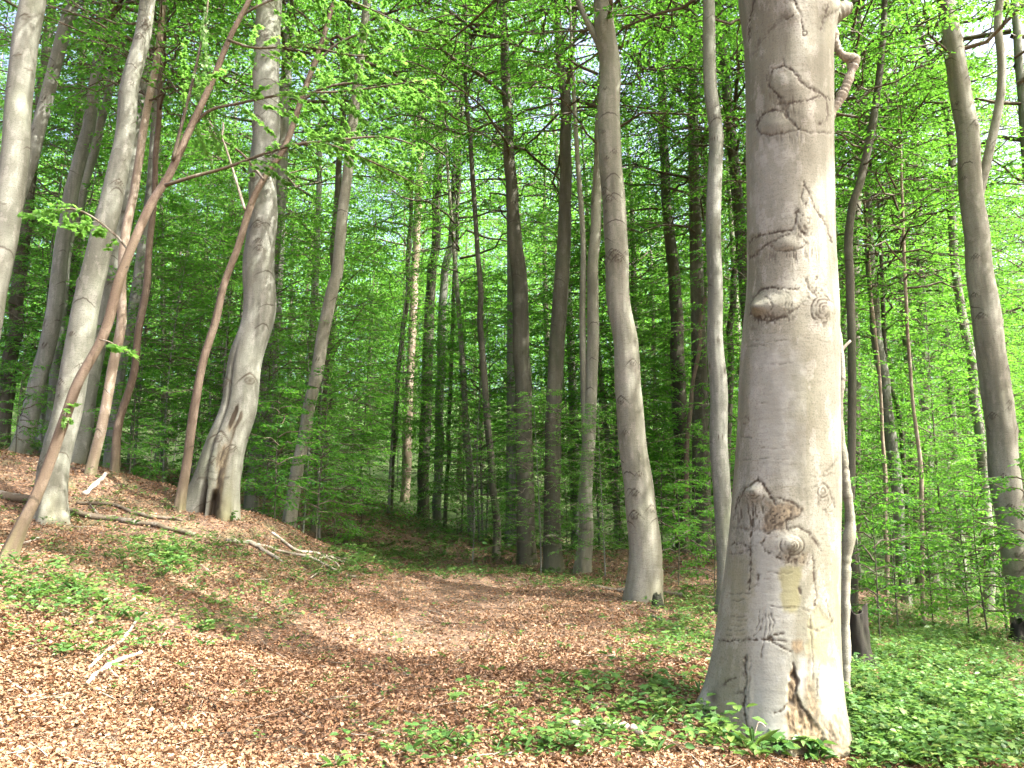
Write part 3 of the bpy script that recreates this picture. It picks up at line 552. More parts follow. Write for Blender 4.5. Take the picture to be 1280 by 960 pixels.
# roots: left toe, front right toe, seams between them
f = (TH + np.pi / 2 + np.pi) % (2 * np.pi) - np.pi
legs = np.exp(-np.maximum(HH + .05, 0) / .20); legl = np.exp(-np.maximum(HH - .05, 0) / .24)
RR = RR + .22 * legl * np.exp(-((f + 1.75) / .38) ** 2) + .07 * legs * np.exp(-((f - .75) / .40) ** 2) + .05 * legs * np.exp(-((f + .35) / .3) ** 2) + .15 * legs * np.exp(-((f - 2.6) / .5) ** 2)
RR = RR * (1 + .012 * fbm(np.stack([f * 1.5, HH * 1.2, HH * 0], -1).reshape(-1, 3), 31, 3).reshape(f.shape))
V = C0[:, None] + np.stack([np.cos(TH) * RR, np.sin(TH) * RR, np.zeros_like(RR)], -1)
U, W = project(V.reshape(-1, 3)); U = U.reshape(TH.shape); W = W.reshape(TH.shape)
fr = np.clip((np.cos(f) + .12) / .25, 0, 1)           # the side seen from the path
rgk = np.stack([np.cos(TH) * r.mean() * 9, np.sin(TH) * r.mean() * 9, HH * 9], -1).reshape(-1, 3)
jit = fbm(rgk * 2.2, 41, 2).reshape(f.shape); jit2 = fbm(rgk * 2.2, 47, 2).reshape(f.shape); fine = fbm(rgk * 6, 51, 2).reshape(f.shape)
U2 = U + jit * 1.3; W2 = W + jit2 * 1.3
dsp = np.zeros_like(f); scar_shade = np.zeros_like(f); rough = np.zeros_like(f); algae_shade = np.zeros_like(f)
def box(x0, y0, x1, y1): 
    return np.nonzero((U > x0) & (U < x1) & (W > y0) & (W < y1) & (fr > 0))
def line(pts, w=1.7, dark=.85, depth=.006, lip=.004):
    global dsp, scar_shade
    a = np.array(pts, float); ix = box(a[:, 0].min() - 9, a[:, 1].min() - 9, a[:, 0].max() + 9, a[:, 1].max() + 9)
    if not len(ix[0]): return
    u, v = U2[ix], W2[ix]; dm = np.full(u.shape, 1e9)
    for p, q in zip(a[:-1], a[1:]):
        e = q - p; s = np.clip(((u - p[0]) * e[0] + (v - p[1]) * e[1]) / max(e @ e, 1e-6), 0, 1)
        dm = np.minimum(dm, np.hypot(u - p[0] - s * e[0], v - p[1] - s * e[1]))
    ww = w * np.clip(.95 + .9 * fine[ix], .35, 2.2); g = np.exp(-(dm / (ww * .95)) ** 2) * np.clip(1.15 + .9 * jit[ix], .45, 1); depth = depth * .55; lip = lip * .12; dark = min(1.0, dark * 1.2)
    halo = .42 * np.exp(-(dm / (2.8 * w)) ** 2) * np.clip(.3 + 1.5 * fine[ix] + .6 * jit2[ix], 0, 1); scar_shade[ix] = np.maximum(scar_shade[ix], np.maximum(dark * .9 * g * np.clip(.8 + .6 * fine[ix], .2, 1), halo * dark)); dsp[ix] += -depth * g + lip * np.exp(-((dm - 2.4 * w) / (1.3 * w)) ** 2)
def boss(x, y, rx, ry, h):
    global dsp
    dsp += .75 * fr * h * np.exp(-(((U - x) / rx) ** 2 + ((W - y) / ry) ** 2))
def rings(x, y, radii, asp=1.0, dark=.6, arc=None, w=1.1):
    global scar_shade, dsp
    ix = box(x - 30, y - 30, x + 30, y + 30); u = U2[ix] - x; v = (W2[ix] - y) / asp; rr_ = np.hypot(u, v); an = np.degrees(np.arctan2(v, u))
    for rd in radii:
        g = np.exp(-((rr_ - rd) / w) ** 2)
        if arc: g = g * ((an - arc[0]) % 360 < (arc[1] - arc[0]) % 360)
        g = g * np.clip(.75 + 1.2 * jit[ix], 0, 1); scar_shade[ix] = np.maximum(scar_shade[ix], dark * g); dsp[ix] += -.004 * g
def poly(pts, soft=2.0, wob=2.0):
    a = np.array(pts, float); ix = box(a[:, 0].min() - 8, a[:, 1].min() - 8, a[:, 0].max() + 8, a[:, 1].max() + 8)
    u, v = U[ix] + jit[ix] * wob, W[ix] + jit2[ix] * wob; ins = np.zeros(u.shape, bool); dm = np.full(u.shape, 1e9)
    for p, q in zip(a, np.roll(a, -1, 0)):
        c = ((p[1] > v) != (q[1] > v)) & (u < (q[0] - p[0]) * (v - p[1]) / (q[1] - p[1] + 1e-9) + p[0]); ins ^= c
        e = q - p; s = np.clip(((u - p[0]) * e[0] + (v - p[1]) * e[1]) / max(e @ e, 1e-6), 0, 1); dm = np.minimum(dm, np.hypot(u - p[0] - s * e[0], v - p[1] - s * e[1]))
    o = np.zeros_like(f); o[ix] = np.clip(np.where(ins, .5 + dm / soft / 2, .5 - dm / soft / 2), 0, 1); return o
def wrinkle(pts, amt=.5, fx=1.2, fy=.25, seed=61):
    """hatching of fine vertical cracks inside an outline"""
    global scar_shade, dsp
    m = poly(pts, 8, 3); nz = vnoise(np.stack([U * fx * .5, W * fy * .5, U * 0], -1).reshape(-1, 3), seed).reshape(f.shape)
    g = m * np.clip((nz - .05) * 2.2, 0, 1); scar_shade = np.maximum(scar_shade, amt * g); dsp -= .0025 * g
# upper swirl and seam
line([(945, -30), (943, 0), (940, 12), (937, 30), (936, 50)], 1.8); line([(981, 6), (986, 1), (993, 5), (996, 14), (990, 22), (982, 24)], 1.4, .6)
line([(992, 0), (998, 14), (1001, 26), (1004, 37)], 1.8, .8); rings(1006, 42, [3], dark=.8); line([(984, 18), (966, 34), (951, 50), (940, 70)], 2.8, .42, .003)
line([(1033, 8), (1029, 24), (1026, 36)], 2.5, .7); line([(1033, 22), (1044, 14), (1050, 8)], 2, .5); boss(1040, 10, 12, 14, .035); boss(988, 14, 10, 12, .02)
# two eye-shaped brows
line([(979, 74), (981, 84)], 1.3, .7); line([(977, 123), (970, 117), (963, 109), (960, 101), (962, 93), (967, 87), (974, 84), (981, 83), (988, 86), (995, 95), (1004, 105), (1015, 111), (1024, 117), (1033, 121), (1038, 125)], 1.9, .9, .009)
line([(972, 130), (985, 130), (996, 128), (1009, 126), (1025, 121)], 2.2, .75); line([(1032, 124), (1034, 135), (1036, 145), (1030, 152), (1024, 156)], 2.1, .8); line([(972, 120), (976, 132), (984, 142)], 2.4, .55)
line([(947, 161), (948, 151), (954, 143), (962, 138), (970, 137), (978, 140), (985, 147), (992, 154), (998, 162)], 2.0, .9, .009); line([(947, 161), (952, 168), (965, 169), (982, 166), (998, 163), (1015, 165), (1038, 166)], 1.6, .6)
boss(985, 106, 20, 14, .022); boss(968, 156, 16, 11, .026); boss(1012, 142, 17, 13, .02); wrinkle([(958, 118), (980, 120), (1000, 128), (1000, 142), (985, 146), (970, 132)], .5); wrinkle([(950, 166), (1000, 162), (1005, 176), (955, 178)], .4)
# peaked scar
line([(1004, 228), (1007, 232), (1012, 245), (1017, 257), (1025, 268), (1031, 280), (1036, 292), (1040, 302)], 1.7, .85); line([(1005, 231), (1002, 246), (1003, 254)], 1.3, .6)
line([(1009, 254), (1000, 259), (996, 266), (994, 279), (991, 287)], 2.0, .8); line([(991, 287), (979, 289), (965, 291), (950, 294), (942, 297), (937, 303), (935, 313), (937, 323)], 2.0, .92, .009)
line([(937, 323), (946, 318), (954, 309), (962, 304), (972, 298), (986, 293)], 1.8, .7); line([(962, 308), (969, 313), (984, 314), (1000, 311), (1008, 304)], 1.8, .6); line([(998, 283), (1001, 290), (1008, 295)], 2, .85)
boss(985, 305, 15, 9, .026); boss(1006, 275, 10, 18, .02); wrinkle([(996, 258), (1010, 258), (1016, 290), (1008, 306), (992, 300), (996, 275)], .6, .9, .6, 63); wrinkle([(955, 312), (1028, 306), (1030, 328), (955, 330)], .38)
# the beak knot and the ringed knot
boss(957, 383, 17, 12, .05); boss(949, 384, 7, 7, .05); boss(978, 378, 20, 13, .02); line([(940, 396), (940, 384), (944, 371), (951, 362), (962, 360), (975, 361), (986, 361), (999, 361)], 1.6, .8)
line([(1010, 372), (998, 383), (988, 390), (978, 396), (965, 400), (951, 401), (941, 395)], 2.3, .72); line([(958, 371), (965, 376), (968, 383), (965, 389)], 1.2, .5); wrinkle([(940, 390), (956, 393), (970, 394), (990, 388), (985, 400), (965, 407), (942, 407)], .9, 1.0, .5, 67)  # wrinkles below the beak, with its shadow painted into their colour
rings(960, 378, [22, 26, 30], .6, .3, (250, 380), 1.0)
boss(1029, 386, 14, 14, .045); rings(1029, 387, [4, 7.5, 11.5, 15.5], 1.05, .75, (70, 290), 1.3); rings(1029, 387, [2.2], dark=.8); wrinkle([(1018, 393), (1040, 393), (1044, 408), (1022, 408)], .85, 1, .5, 69)
line([(1008, 348), (1011, 360), (1021, 369), (1033, 372), (1038, 378)], 2.2, .62); rings(1020, 348, [2], dark=.8); wrinkle([(1005, 352), (1025, 352), (1038, 372), (1016, 374)], .55, .8, .6, 71)
for a in ([(941, 425), (958, 427), (985, 425)], [(1000, 422), (1020, 425), (1039, 428)], [(932, 433), (955, 431)], [(945, 505), (960, 504)], [(948, 561), (960, 560), (982, 560)], [(930, 575), (955, 573), (985, 574)], [(963, 455), (990, 454)], [(1000, 595), (1020, 596), (1044, 592)], [(925, 545), (940, 548)]): line(a, 1.0, .42, .003, .003)
line([(928, 523), (934, 520), (935, 528), (929, 530)], 1.0, .6); line([(1047, 574), (1038, 585), (1027, 595)], 2.0, .45)
# nose knot, torn patch, lower eye
boss(943, 617, 13, 11, .05); boss(945, 613, 6, 6, .02); line([(916, 648), (920, 632), (925, 622), (932, 612), (940, 605), (946, 599), (953, 605), (959, 613), (964, 622), (969, 630)], 2.0, .92, .01)
line([(970, 621), (985, 627), (995, 632), (1001, 638), (999, 645), (991, 648), (984, 650), (983, 656), (986, 661)], 1.7, .8); rings(945, 616, [7, 12], 1, .5, (20, 160)); rings(944, 617, [2.5], dark=.6)
rough = np.maximum(rough, poly([(960, 628), (985, 628), (1000, 637), (997, 647), (984, 650), (984, 661), (968, 664), (952, 661), (958, 645)], 4, 5) * .75)
wrinkle([(924, 630), (962, 626), (964, 662), (918, 660)], .65, .9, .35, 73); wrinkle([(958, 632), (998, 634), (986, 662), (955, 662)], .8, .7, .9, 75)
line([(941, 628), (941, 645), (940, 662), (938, 682), (938, 712), (936, 738)], 1.6, .85); line([(912, 660), (925, 660), (940, 662), (955, 664), (967, 662)], 2.4, .5); wrinkle([(910, 657), (968, 657), (966, 668), (912, 668)], .5, .9, .5, 77)
boss(990, 680, 22, 13, .028); boss(990, 680, 9, 8, .022); rings(990, 681, [2.5, 5.5, 9.5, 14.5], .9, .62, None, 1.1); line([(953, 678), (957, 669), (966, 663), (976, 661)], 1.7, .7); line([(952, 679), (958, 689), (968, 696), (980, 700), (986, 703)], 2.0, .75)
line([(984, 660), (999, 660), (1011, 667), (1020, 678), (1025, 687)], 1.8, .7); line([(986, 689), (985, 701)], 2.4, .95); wrinkle([(972, 690), (1010, 690), (1010, 706), (984, 706)], .85, .9, .6, 79); rough = np.maximum(rough, poly([(976, 692), (1010, 690), (1008, 704), (985, 706)], 4, 3) * .5)
line([(1016, 695), (1017, 711), (1019, 730), (1020, 745), (1019, 757)], 1.5, .8); line([(909, 683), (918, 679), (928, 680), (937, 685)], 1.7, .75); line([(909, 692), (922, 693), (936, 688)], 1.6, .55); wrinkle([(910, 690), (936, 690), (934, 702), (912, 702)], .5)
boss(1028, 615, 10, 12, .016); rings(1028, 614, [3, 6.5], 1.2, .55); line([(1014, 612), (1020, 607), (1028, 604), (1035, 610), (1040, 622), (1044, 634)], 1.4, .6); wrinkle([(1020, 620), (1040, 618), (1042, 642), (1028, 642)], .55, .8, .7, 81)
# algae, shade painted on the left flank, carved strokes, bare patches
silver = np.maximum(poly([(945, 440), (975, 425), (1000, 450), (1000, 560), (985, 600), (960, 590), (948, 540)], 22, 10) * .8, poly([(942, 655), (985, 700), (985, 800), (988, 900), (975, 935), (938, 935), (940, 800), (940, 700)], 14, 8) * .9)
silver = np.maximum(silver, poly([(940, 150), (990, 165), (985, 280), (940, 285)], 25, 10) * .5); silver = np.maximum(silver, poly([(1000, 820), (1020, 830), (1012, 860), (1003, 875), (996, 850)], 4, 3)); silver = np.maximum(silver, poly([(1022, 830), (1044, 840), (1040, 890), (1030, 900)], 5, 3))
algae_shade = np.maximum(algae_shade, poly([(974, 708), (1002, 708), (999, 745), (996, 766), (985, 768), (977, 762)], 3, 3) * .85); algae_shade = np.maximum(algae_shade, poly([(910, 700), (937, 700), (930, 800), (905, 800)], 12, 8) * .5); algae_shade = np.maximum(algae_shade, poly([(905, 800), (925, 800), (928, 900), (885, 900)], 14, 8) * .4)  # left patches: algae tint deepened to paint the flank's shade
line([(940, 720), (948, 720), (946, 728), (943, 732)], 2.2, .7); line([(964, 758), (976, 760), (1000, 760), (1016, 764)], 1.1, .55); line([(999, 735), (1001, 743)], 1.5, .8)
for a in ([(953, 762), (954, 775), (950, 788), (943, 796)], [(955, 760), (957, 780), (956, 798), (953, 810), (951, 822)], [(962, 763), (967, 778), (965, 790), (960, 799)], [(959, 765), (962, 780), (960, 797)], [(949, 764), (949, 778), (944, 790)]): line(a, 1.1, .55, .004, .004)
line([(898, 801), (920, 801), (945, 800), (962, 800), (983, 801)], 1.3, .92, .006); line([(960, 800), (967, 794), (978, 792)], 1.3, .9); line([(961, 801), (974, 807), (988, 814)], 1.3, .9)
for y, x0, x1 in ((742, 912, 938), (770, 914, 932), (775, 916, 934), (781, 912, 931), (787, 910, 930), (793, 908, 930), (716, 960, 990), (724, 955, 978), (750, 915, 930)): line([(x0, y), ((x0 + x1) / 2, y + 1), (x1, y)], .9, .42, .003, .003)
rough = np.maximum(rough, poly([(989, 800), (1003, 801), (1006, 812), (996, 817), (990, 810)], 2, 2) * .9)
bare = poly([(1009, 776), (1017, 765), (1022, 757), (1030, 770), (1043, 778), (1046, 812), (1037, 836), (1026, 832), (1018, 815), (1010, 815)], 2.5, 3); algae_shade = np.maximum(algae_shade, bare * .38); dsp -= .006 * bare
line([(1033, 752), (1036, 765), (1041, 775), (1036, 784), (1026, 786)], 1.6, .6); line([(1008, 783), (1020, 787), (1025, 790)], 1.3, .6); line([(1013, 770), (1014, 790), (1017, 820), (1017, 850)], 1.3, .5); line([(1025, 830), (1022, 850), (1022, 870)], 1.3, .6)
line([(931, 822), (932, 850), (930, 875), (932, 900), (934, 930)], 2.0, .92, .014); line([(938, 822), (937, 850), (936, 890)], 1.4, .35); line([(904, 857), (912, 849), (921, 847)], 1.8, .75); line([(917, 869), (926, 866)], 1.6, .6); boss(936, 880, 4, 45, .012)
b1 = poly([(990, 829), (994, 843), (997, 855), (995, 868), (1001, 883), (1007, 889), (1016, 900), (1028, 918), (1038, 934), (1046, 952), (1010, 955), (990, 940), (983, 915), (983, 890), (986, 865), (987, 845)], 2, 3)
b2 = poly([(1010, 815), (1017, 850), (1021, 880), (1030, 905), (1036, 912), (1043, 893), (1050, 908), (1064, 948), (1045, 960), (1030, 920), (1010, 890), (1006, 850)], 4, 4)
b2b = poly([(1028, 905), (1046, 885), (1052, 900), (1075, 960), (1040, 965)], 5, 4)
rough = np.maximum(rough, np.maximum(b1, np.maximum(b2 * .7, b2b * .75))); tex = fbm(rgk * 3.6 * np.array([1, 1, .5]), 91, 3).reshape(f.shape)
dsp += (b1 * .012 + b2 * .006 + b2b * .008) * tex - .014 * b1; scar_shade = np.maximum(scar_shade, b1 * np.clip((-tex - .15) * 1.1, 0, .7)); scar_shade = np.maximum(scar_shade, b2 * np.clip((-tex - .4) * 1.2, 0, .5))
line([(990, 829), (994, 843), (997, 855), (995, 868), (1001, 883), (1007, 889), (1013, 897)], 1.5, .92, .012); line([(970, 891), (978, 887), (983, 880)], 2, .8); line([(1034, 912), (1042, 930), (1048, 950)], 1.6, .6); boss(888, 872, 8, 9, -.02)
ix = box(872, 860, 900, 900); scar_shade[ix] = np.maximum(scar_shade[ix], .55 * np.exp(-(((U[ix] - 889) / 7) ** 2 + ((W[ix] - 873) / 9) ** 2)))  # shade of the dent at the left toe, painted dark
# the far side carries quieter scars of the same kind
kd, ks = knot_field(TH, HH, r[:, None], [(RNG.uniform(.3, 2.8), RNG.uniform(.8, 8), RNG.uniform(.08, .14)) for _ in range(9)]); bk = 1 - fr
scar_shade = np.maximum(scar_shade * fr, ks * bk); dsp = dsp * fr + kd * bk; rough *= fr; algae_shade *= fr
dsp += .0006 * fbm(rgk * np.array([1.2, 1.2, 5.0]), 95, 2).reshape(f.shape)
RR = RR + dsp; V = C0[:, None] + np.stack([np.cos(TH) * RR, np.sin(TH) * RR, np.zeros_like(RR)], -1)
org = np.array([C0[0, 0], C0[0, 1], gb]); acc = Acc(); acc.add(V.reshape(-1, 3) - org, ring_quads(NR, K))
giant = empty('giant_beech', org, 'giant pale beech with eye shaped scars filling the right foreground', 'tree', 'tall beech trees of the forest')
link('trunk', acc.mesh('trunk', [M['big']], atts=dict(scar_shade=scar_shade.ravel(), rough=rough.ravel(), algae_shade=algae_shade.ravel(), silver=(silver * fr).ravel())), giant)
LAND.append((985, 'the giant scarred beech'))
def px_tube(pts, D, k=12, n=40, wob=0., seed=0, org=0):
    a = np.array(pts, float); P, t = pix(a[:, 0], a[:, 1], D); S = spline(np.column_stack([P, a[:, 2] / 2 * t / FPX]), n)
    rg = np.random.default_rng(seed); rr = np.maximum(S[:, 3], .002) * (1 + wob * vnoise(np.stack([np.arange(n) * .7, np.zeros(n) + seed, np.zeros(n)], 1), seed))
    acc = Acc(); tube(acc, S[:, :3] - org, rr, k); return acc, S
a, _ = px_tube([(1024, 160, 18), (1037, 147, 12), (1041, 140, 10), (1050, 124, 11), (1053, 117, 14), (1056, 112, 11), (1064, 90, 11), (1067, 80, 13), (1067, 76, 15), (1062, 73, 14), (1055, 70, 10), (1048, 63, 9), (1044, 52, 10), (1040, 36, 14), (1032, 20, 18)], DB - .02, 16, 110, .2, 5, org)
o = link('dead_branch', a.mesh('dead_branch', [M['dead']]), giant); o['label'] = 'pale elbow shaped dead branch on the right of the trunk'
a, _ = px_tube([(1028, 30, 34), (1042, 18, 26), (1054, 12, 18), (1062, 10, 15), (1063, 10, 12)], DB - .03, 14, 24, .2, 6, org)
link('branch_stub', a.mesh('branch_stub', [M['big']]), giant)
o = link('crown', TALL[1], giant, np.array([C0[-1, 0], C0[-1, 1], 14.0]) - org); o.rotation_euler = (0, 0, 1.0); o.scale = (.9, .9, .8)

# ------------------------------------------------------------------ thin leaning saplings with arching maple-like sprays, upper left
def maple_leaves(acc, P, F, N, size, mat=0):
    """five-lobed blades"""
    n = len(P); F = norm(F); S = norm(np.cross(N, F)); N = np.cross(F, S); L = np.asarray(size)[:, None]
    out = [(0, 0), (.12, -.28), (.18, -.62), (.42, -.34), (.72, -.52), (.68, -.18), (1.05, 0), (.68, .18), (.72, .52), (.42, .34), (.18, .62), (.12, .28)]
    V = np.stack([P + F * L * u + S * L * s - N * L * (.10 * abs(s) + .12 * u * u) for u, s in out] + [P + F * L * .42], 1).reshape(-1, 3); b = np.arange(n)[:, None] * 13
    acc.add(V, None, np.vstack([b + [i, (i + 1) % 12, 12] for i in range(12)]), mat)
def arch_spray(parent, org, pts, D, lsize, seed, n_tw=16, start=.25, name='leafy_branch', twl=.22, bark='twig'):
    acc, S = px_tube(pts, D, 6, 30, 0, seed, org); rg = np.random.default_rng(seed); a2 = Acc()
    a2.v, a2.q, a2.t, a2.n = acc.v, acc.q, acc.t, acc.n; a2.qm = [np.full(len(q), 1) for q in a2.q]; a2.tm = [np.full(len(q), 1) for q in a2.t]
    B = S[:, :3] - org; L = np.linalg.norm(np.diff(B, axis=0), axis=1).sum()
    for j in range(n_tw):
        t = start + (1 - start) * (j + .5) / n_tw; i = min(int(t * 29), 28); p = B[i]; d = norm((B[i + 1] - B[i])[None])[0]
        d = rot_to(d[None], np.array([(1 if j % 2 else -1) * rg.uniform(.5, 1.3)]))[0]; d[2] = rg.uniform(-.35, .2); d /= np.linalg.norm(d); l = L * twl * (1.2 - t) * rg.uniform(.6, 1.3) + .15
        u = np.linspace(0, 1, 5); q = p + d * (u * l)[:, None]; q[:, 2] -= .18 * l * u ** 2; tube(a2, q, .004 * (1 - .6 * u), 3, 1, cap=False)
        m = max(4, int(l / (lsize * .36))); tt_ = rg.uniform(.15, 1, m); ii_ = np.clip((tt_ * 4).astype(int), 0, 3); pp = q[ii_] + (q[ii_ + 1] - q[ii_]) * (tt_ * 4 - ii_)[:, None]
        F = rot_to(np.repeat(d[None], m, 0), rg.uniform(-1.3, 1.3, m)); F[:, 2] -= rg.uniform(0, .5, m); N = np.array([0, 0, 1.]) + rg.normal(0, .35, (m, 3))
        maple_leaves(a2, pp, F, N, lsize * rg.uniform(.6, 1.25, m))
    o = link(name, a2.mesh(name, [M['leaf_light'], M[bark]], smooth=[1]), parent); return o
def sapling(pts, D, label, bark, seed, phrase):
    ctrl = px_trunk(pts, D, None); me, org, C0_, r_ = trunk_mesh(ctrl, bark, side=20, step=.06, seed=seed, flare=.25, wob=.35)
    root = empty('leaning_sapling', org, label, 'tree', 'thin trees of the forest'); link('trunk', me, root); LAND.append((pts[len(pts) // 2][0], phrase)); return root, org
r1, o1 = sapling([(8, 697, 17), (25, 657, 15), (45, 615, 14), (81, 521, 13), (97, 476, 13), (124, 424, 12), (146, 367, 12), (165, 319, 11), (187, 259, 11), (210, 221, 10), (232, 172, 9), (262, 105, 8), (285, 49, 7), (311, 0, 6), (340, -60, 5), (365, -130, 3)], 9.5, 'thin reddish sapling leaning far right across the left bank beeches', 'red', 301, 'the far leaning red sapling')
arch_spray(r1, o1, [(206, 232, 5), (240, 221, 4.5), (281, 210, 4), (356, 184, 3.5), (412, 176, 3), (480, 171, 2.5), (520, 182, 1.5)], 9.3, .062, 11, 34, .3)
arch_spray(r1, o1, [(238, 160, 4.5), (262, 138, 4), (300, 129, 3.5), (356, 118, 3), (430, 114, 2.5), (490, 106, 2), (545, 98, 1.3)], 9.6, .062, 12, 34, .2)
arch_spray(r1, o1, [(216, 200, 5), (226, 160, 4), (240, 105, 3.5), (252, 50, 3), (259, 11, 2.5), (262, -40, 2)], 9.4, .062, 13, 14, .2, twl=.35)
arch_spray(r1, o1, [(300, 20, 4), (340, 0, 3), (400, -10, 2.5), (460, 10, 2), (510, 35, 1.3)], 9.8, .062, 14, 30, .1)
arch_spray(r1, o1, [(285, 50, 4), (320, 60, 3), (380, 58, 2.5), (450, 70, 2), (500, 62, 1.3)], 9.2, .062, 15, 26, .15)
arch_spray(r1, o1, [(124, 424, 2), (138, 428, 2), (150, 436, 1.5), (160, 440, 1)], 9.4, .10, 16, 6, .4)
arch_spray(r1, o1, [(81, 521, 2), (82, 512, 2), (84, 506, 1.2)], 9.4, .08, 17, 4, .4)
arch_spray(r1, o1, [(165, 319, 3), (140, 290, 3), (95, 262, 2.5), (40, 268, 1.5)], 9.6, .085, 18, 18, .2)
r2, o2 = sapling([(226, 622, 12), (231, 575, 11), (240, 521, 11), (251, 469, 10), (268, 409, 10), (281, 349, 9), (311, 270, 9), (330, 225, 8), (356, 184, 8), (375, 127, 7), (394, 79, 7), (409, 34, 6), (420, -10, 5), (432, -80, 4)], 13.4, 'slim reddish sapling leaning in front of the broad hollow based beech', 'red', 302, 'the slim red sapling')
arch_spray(r2, o2, [(376, 127, 4), (400, 112, 3.5), (440, 104, 3), (500, 112, 2), (560, 130, 1.3)], 13.2, .075, 21, 34, .15, twl=.26)
arch_spray(r2, o2, [(394, 79, 4), (430, 50, 3), (490, 35, 2.5), (560, 45, 1.3)], 13.6, .075, 22, 34, .15, twl=.26)
arch_spray(r2, o2, [(356, 184, 4), (400, 178, 3), (460, 200, 2.5), (530, 235, 1.3)], 13.1, .075, 23, 34, .15, twl=.26)
arch_spray(r2, o2, [(330, 225, 3.5), (300, 190, 3), (262, 170, 2), (225, 168, 1.3)], 13.1, .075, 24, 20, .15, twl=.26)
a, S = px_tube([(306, 262, 3), (294, 222, 3), (284, 190, 2.6), (277, 172, 2.4), (266, 158, 2), (257, 146, 1.6)], 12.6, 8, 30, .2, 31); tw, _ = px_tube([(277, 172, 3), (279, 160, 2.5), (279, 153, 2)], 12.6, 6, 8)
a.add(tw.v[0], tw.q[0], tw.t[0]); link('dead_twig', a.mesh('dead_twig', [M['dead']]), r2, -np.array(o2))

# climbing stem beside the giant
a, S = px_tube([(1057, 868, 13), (1057, 840, 12), (1057, 731, 11), (1059, 690, 13), (1063, 652, 13), (1058, 610, 11), (1055, 585, 11), (1049, 510, 10), (1052, 470, 9), (1050, 430, 7), (1047, 409, 6), (1044, 380, 5), (1043, 350, 3)], 7.6, 14, 120, .22, 9)
ve = S[0, :3].copy(); a.v[0] -= ve; ve_o = empty('climbing_stem', ve, 'twisting bare climber stem rising along the right of the giant beech', 'climber'); link('stem', a.mesh('stem', [M['beige']]), ve_o)
a, S2 = px_tube([(1050, 440, 5), (1057, 432, 4), (1063, 426, 3)], 7.6, 8, 8); a.v[0] -= ve; link('side_twig', a.mesh('side_twig', [M['dead']]), ve_o)

# ------------------------------------------------------------------ understorey: young beeches, each a tree of its own
STEM = []
for i, h in enumerate(YH):
    rg = np.random.default_rng(900 + i); u = np.linspace(0, 1, 14)
    P = np.stack([.06 * h * np.sin(u * 2.2 + i) * u, .05 * h * np.sin(u * 1.7 + 2 * i) * u * .6, -.3 + u * (h + .3)], 1)
    acc = Acc(); tube(acc, P, (.007 + .0036 * h) * (1 - .85 * u), 9); STEM.append(acc.mesh('trunk', [M['grey' if i % 2 else 'dark']], atts={k: np.zeros(acc.n) for k in ('scar_shade', 'rough', 'algae_shade')}))
spots = [(352, 15.2, 4, 1.0), (404, 16.5, 2, .8), (428, 19, 4, 1.1), (385, 18.5, 5, .7), (340, 17.5, 2, .8), (455, 21, 4, .9), (838, 16.5, 4, 1.0), (862, 18, 2, .75), (880, 15, 4, .85), (822, 22, 2, .9),
         (1098, 13.5, 2, .7), (1180, 15.5, 2, .85), (1225, 17, 5, .8), (1268, 12.5, 4, 1.1), (1140, 14.5, 4, 1.0), (1075, 12, 4, .9), (1205, 13, 4, 1.0), (1300, 16, 2, .95),
         (30, 17.5, 4, .8), (170, 18.5, 2, .75), (215, 20, 5, .75), (255, 19, 4, 1.0), (110, 22, 0, .8), (196, 16.8, 4, .6),
         (675, 18, 5, .5), (592, 20, 5, .5), (752, 17.4, 5, .42), (575, 24, 4, .9), (640, 23.5, 4, .8), (770, 22, 4, 1.1), (705, 25, 2, .8), (790, 24, 5, .8)]
rg = np.random.default_rng(2024)
for px in np.linspace(-60, 1340, 30):
    for _ in range(2):
        D = rg.uniform(24, 46); v = int(rg.choice([0, 1, 3, 5, 1, 3])); x = px + rg.uniform(-25, 25)
        if 455 < x < 600 and D < 34: D += 14
        spots.append((x, D, v, rg.uniform(.85, 1.25)))
for px in np.linspace(-40, 1330, 26):
    D = rg.uniform(18, 29); x = px + rg.uniform(-20, 20)
    if not 440 < x < 740: spots.append((x, D, int(rg.choice([0, 1, 3, 5])), rg.uniform(.75, 1.1)))
    else: spots.append((x, D + 9, int(rg.choice([1, 3, 5])), rg.uniform(.9, 1.2)))
yg = []
for (px, D, v, s) in spots:
    x = (px - 640) / FPX * D / cp * 1.0; z = float(H(x, D)); yg.append((px, D, v, s, np.array([x, D, z])))
# label each by the landmark trunk it stands next to and by its rank in distance there
LAND.sort(); keyed = {}
for k, (px, D, v, s, p) in enumerate(yg):
    j = min(range(len(LAND)), key=lambda q: abs(LAND[q][0] - px)); side = 'left' if px < LAND[j][0] else 'right'; keyed.setdefault((LAND[j][1], side), []).append((D, k))
ORD = ['nearest', 'second', 'third', 'fourth', 'fifth', 'sixth', 'seventh', 'eighth', 'ninth']; lab = {}
KIND = ['cone shaped', 'tall', 'bushy', 'lanky', 'knee high', 'airy']
for (ph, side), L_ in keyed.items():
    L_.sort()
    for q, (D, k) in enumerate(L_): lab[k] = f"{KIND[yg[k][2]]} young beech, {ORD[q]} in line {side} of {ph}" if len(L_) > 1 else f"{KIND[yg[k][2]]} young beech growing {side} of {ph}"
for k, (px, D, v, s, p) in enumerate(yg):
    o = empty('young_beech', p, lab[k], 'tree', 'young beeches of the understorey'); o.rotation_euler = (0, 0, rg.uniform(0, 6.28)); o.scale = (s, s, s * rg.uniform(.92, 1.1))
    link('trunk', STEM[v], o); link('crown', YOUNG[v], o)

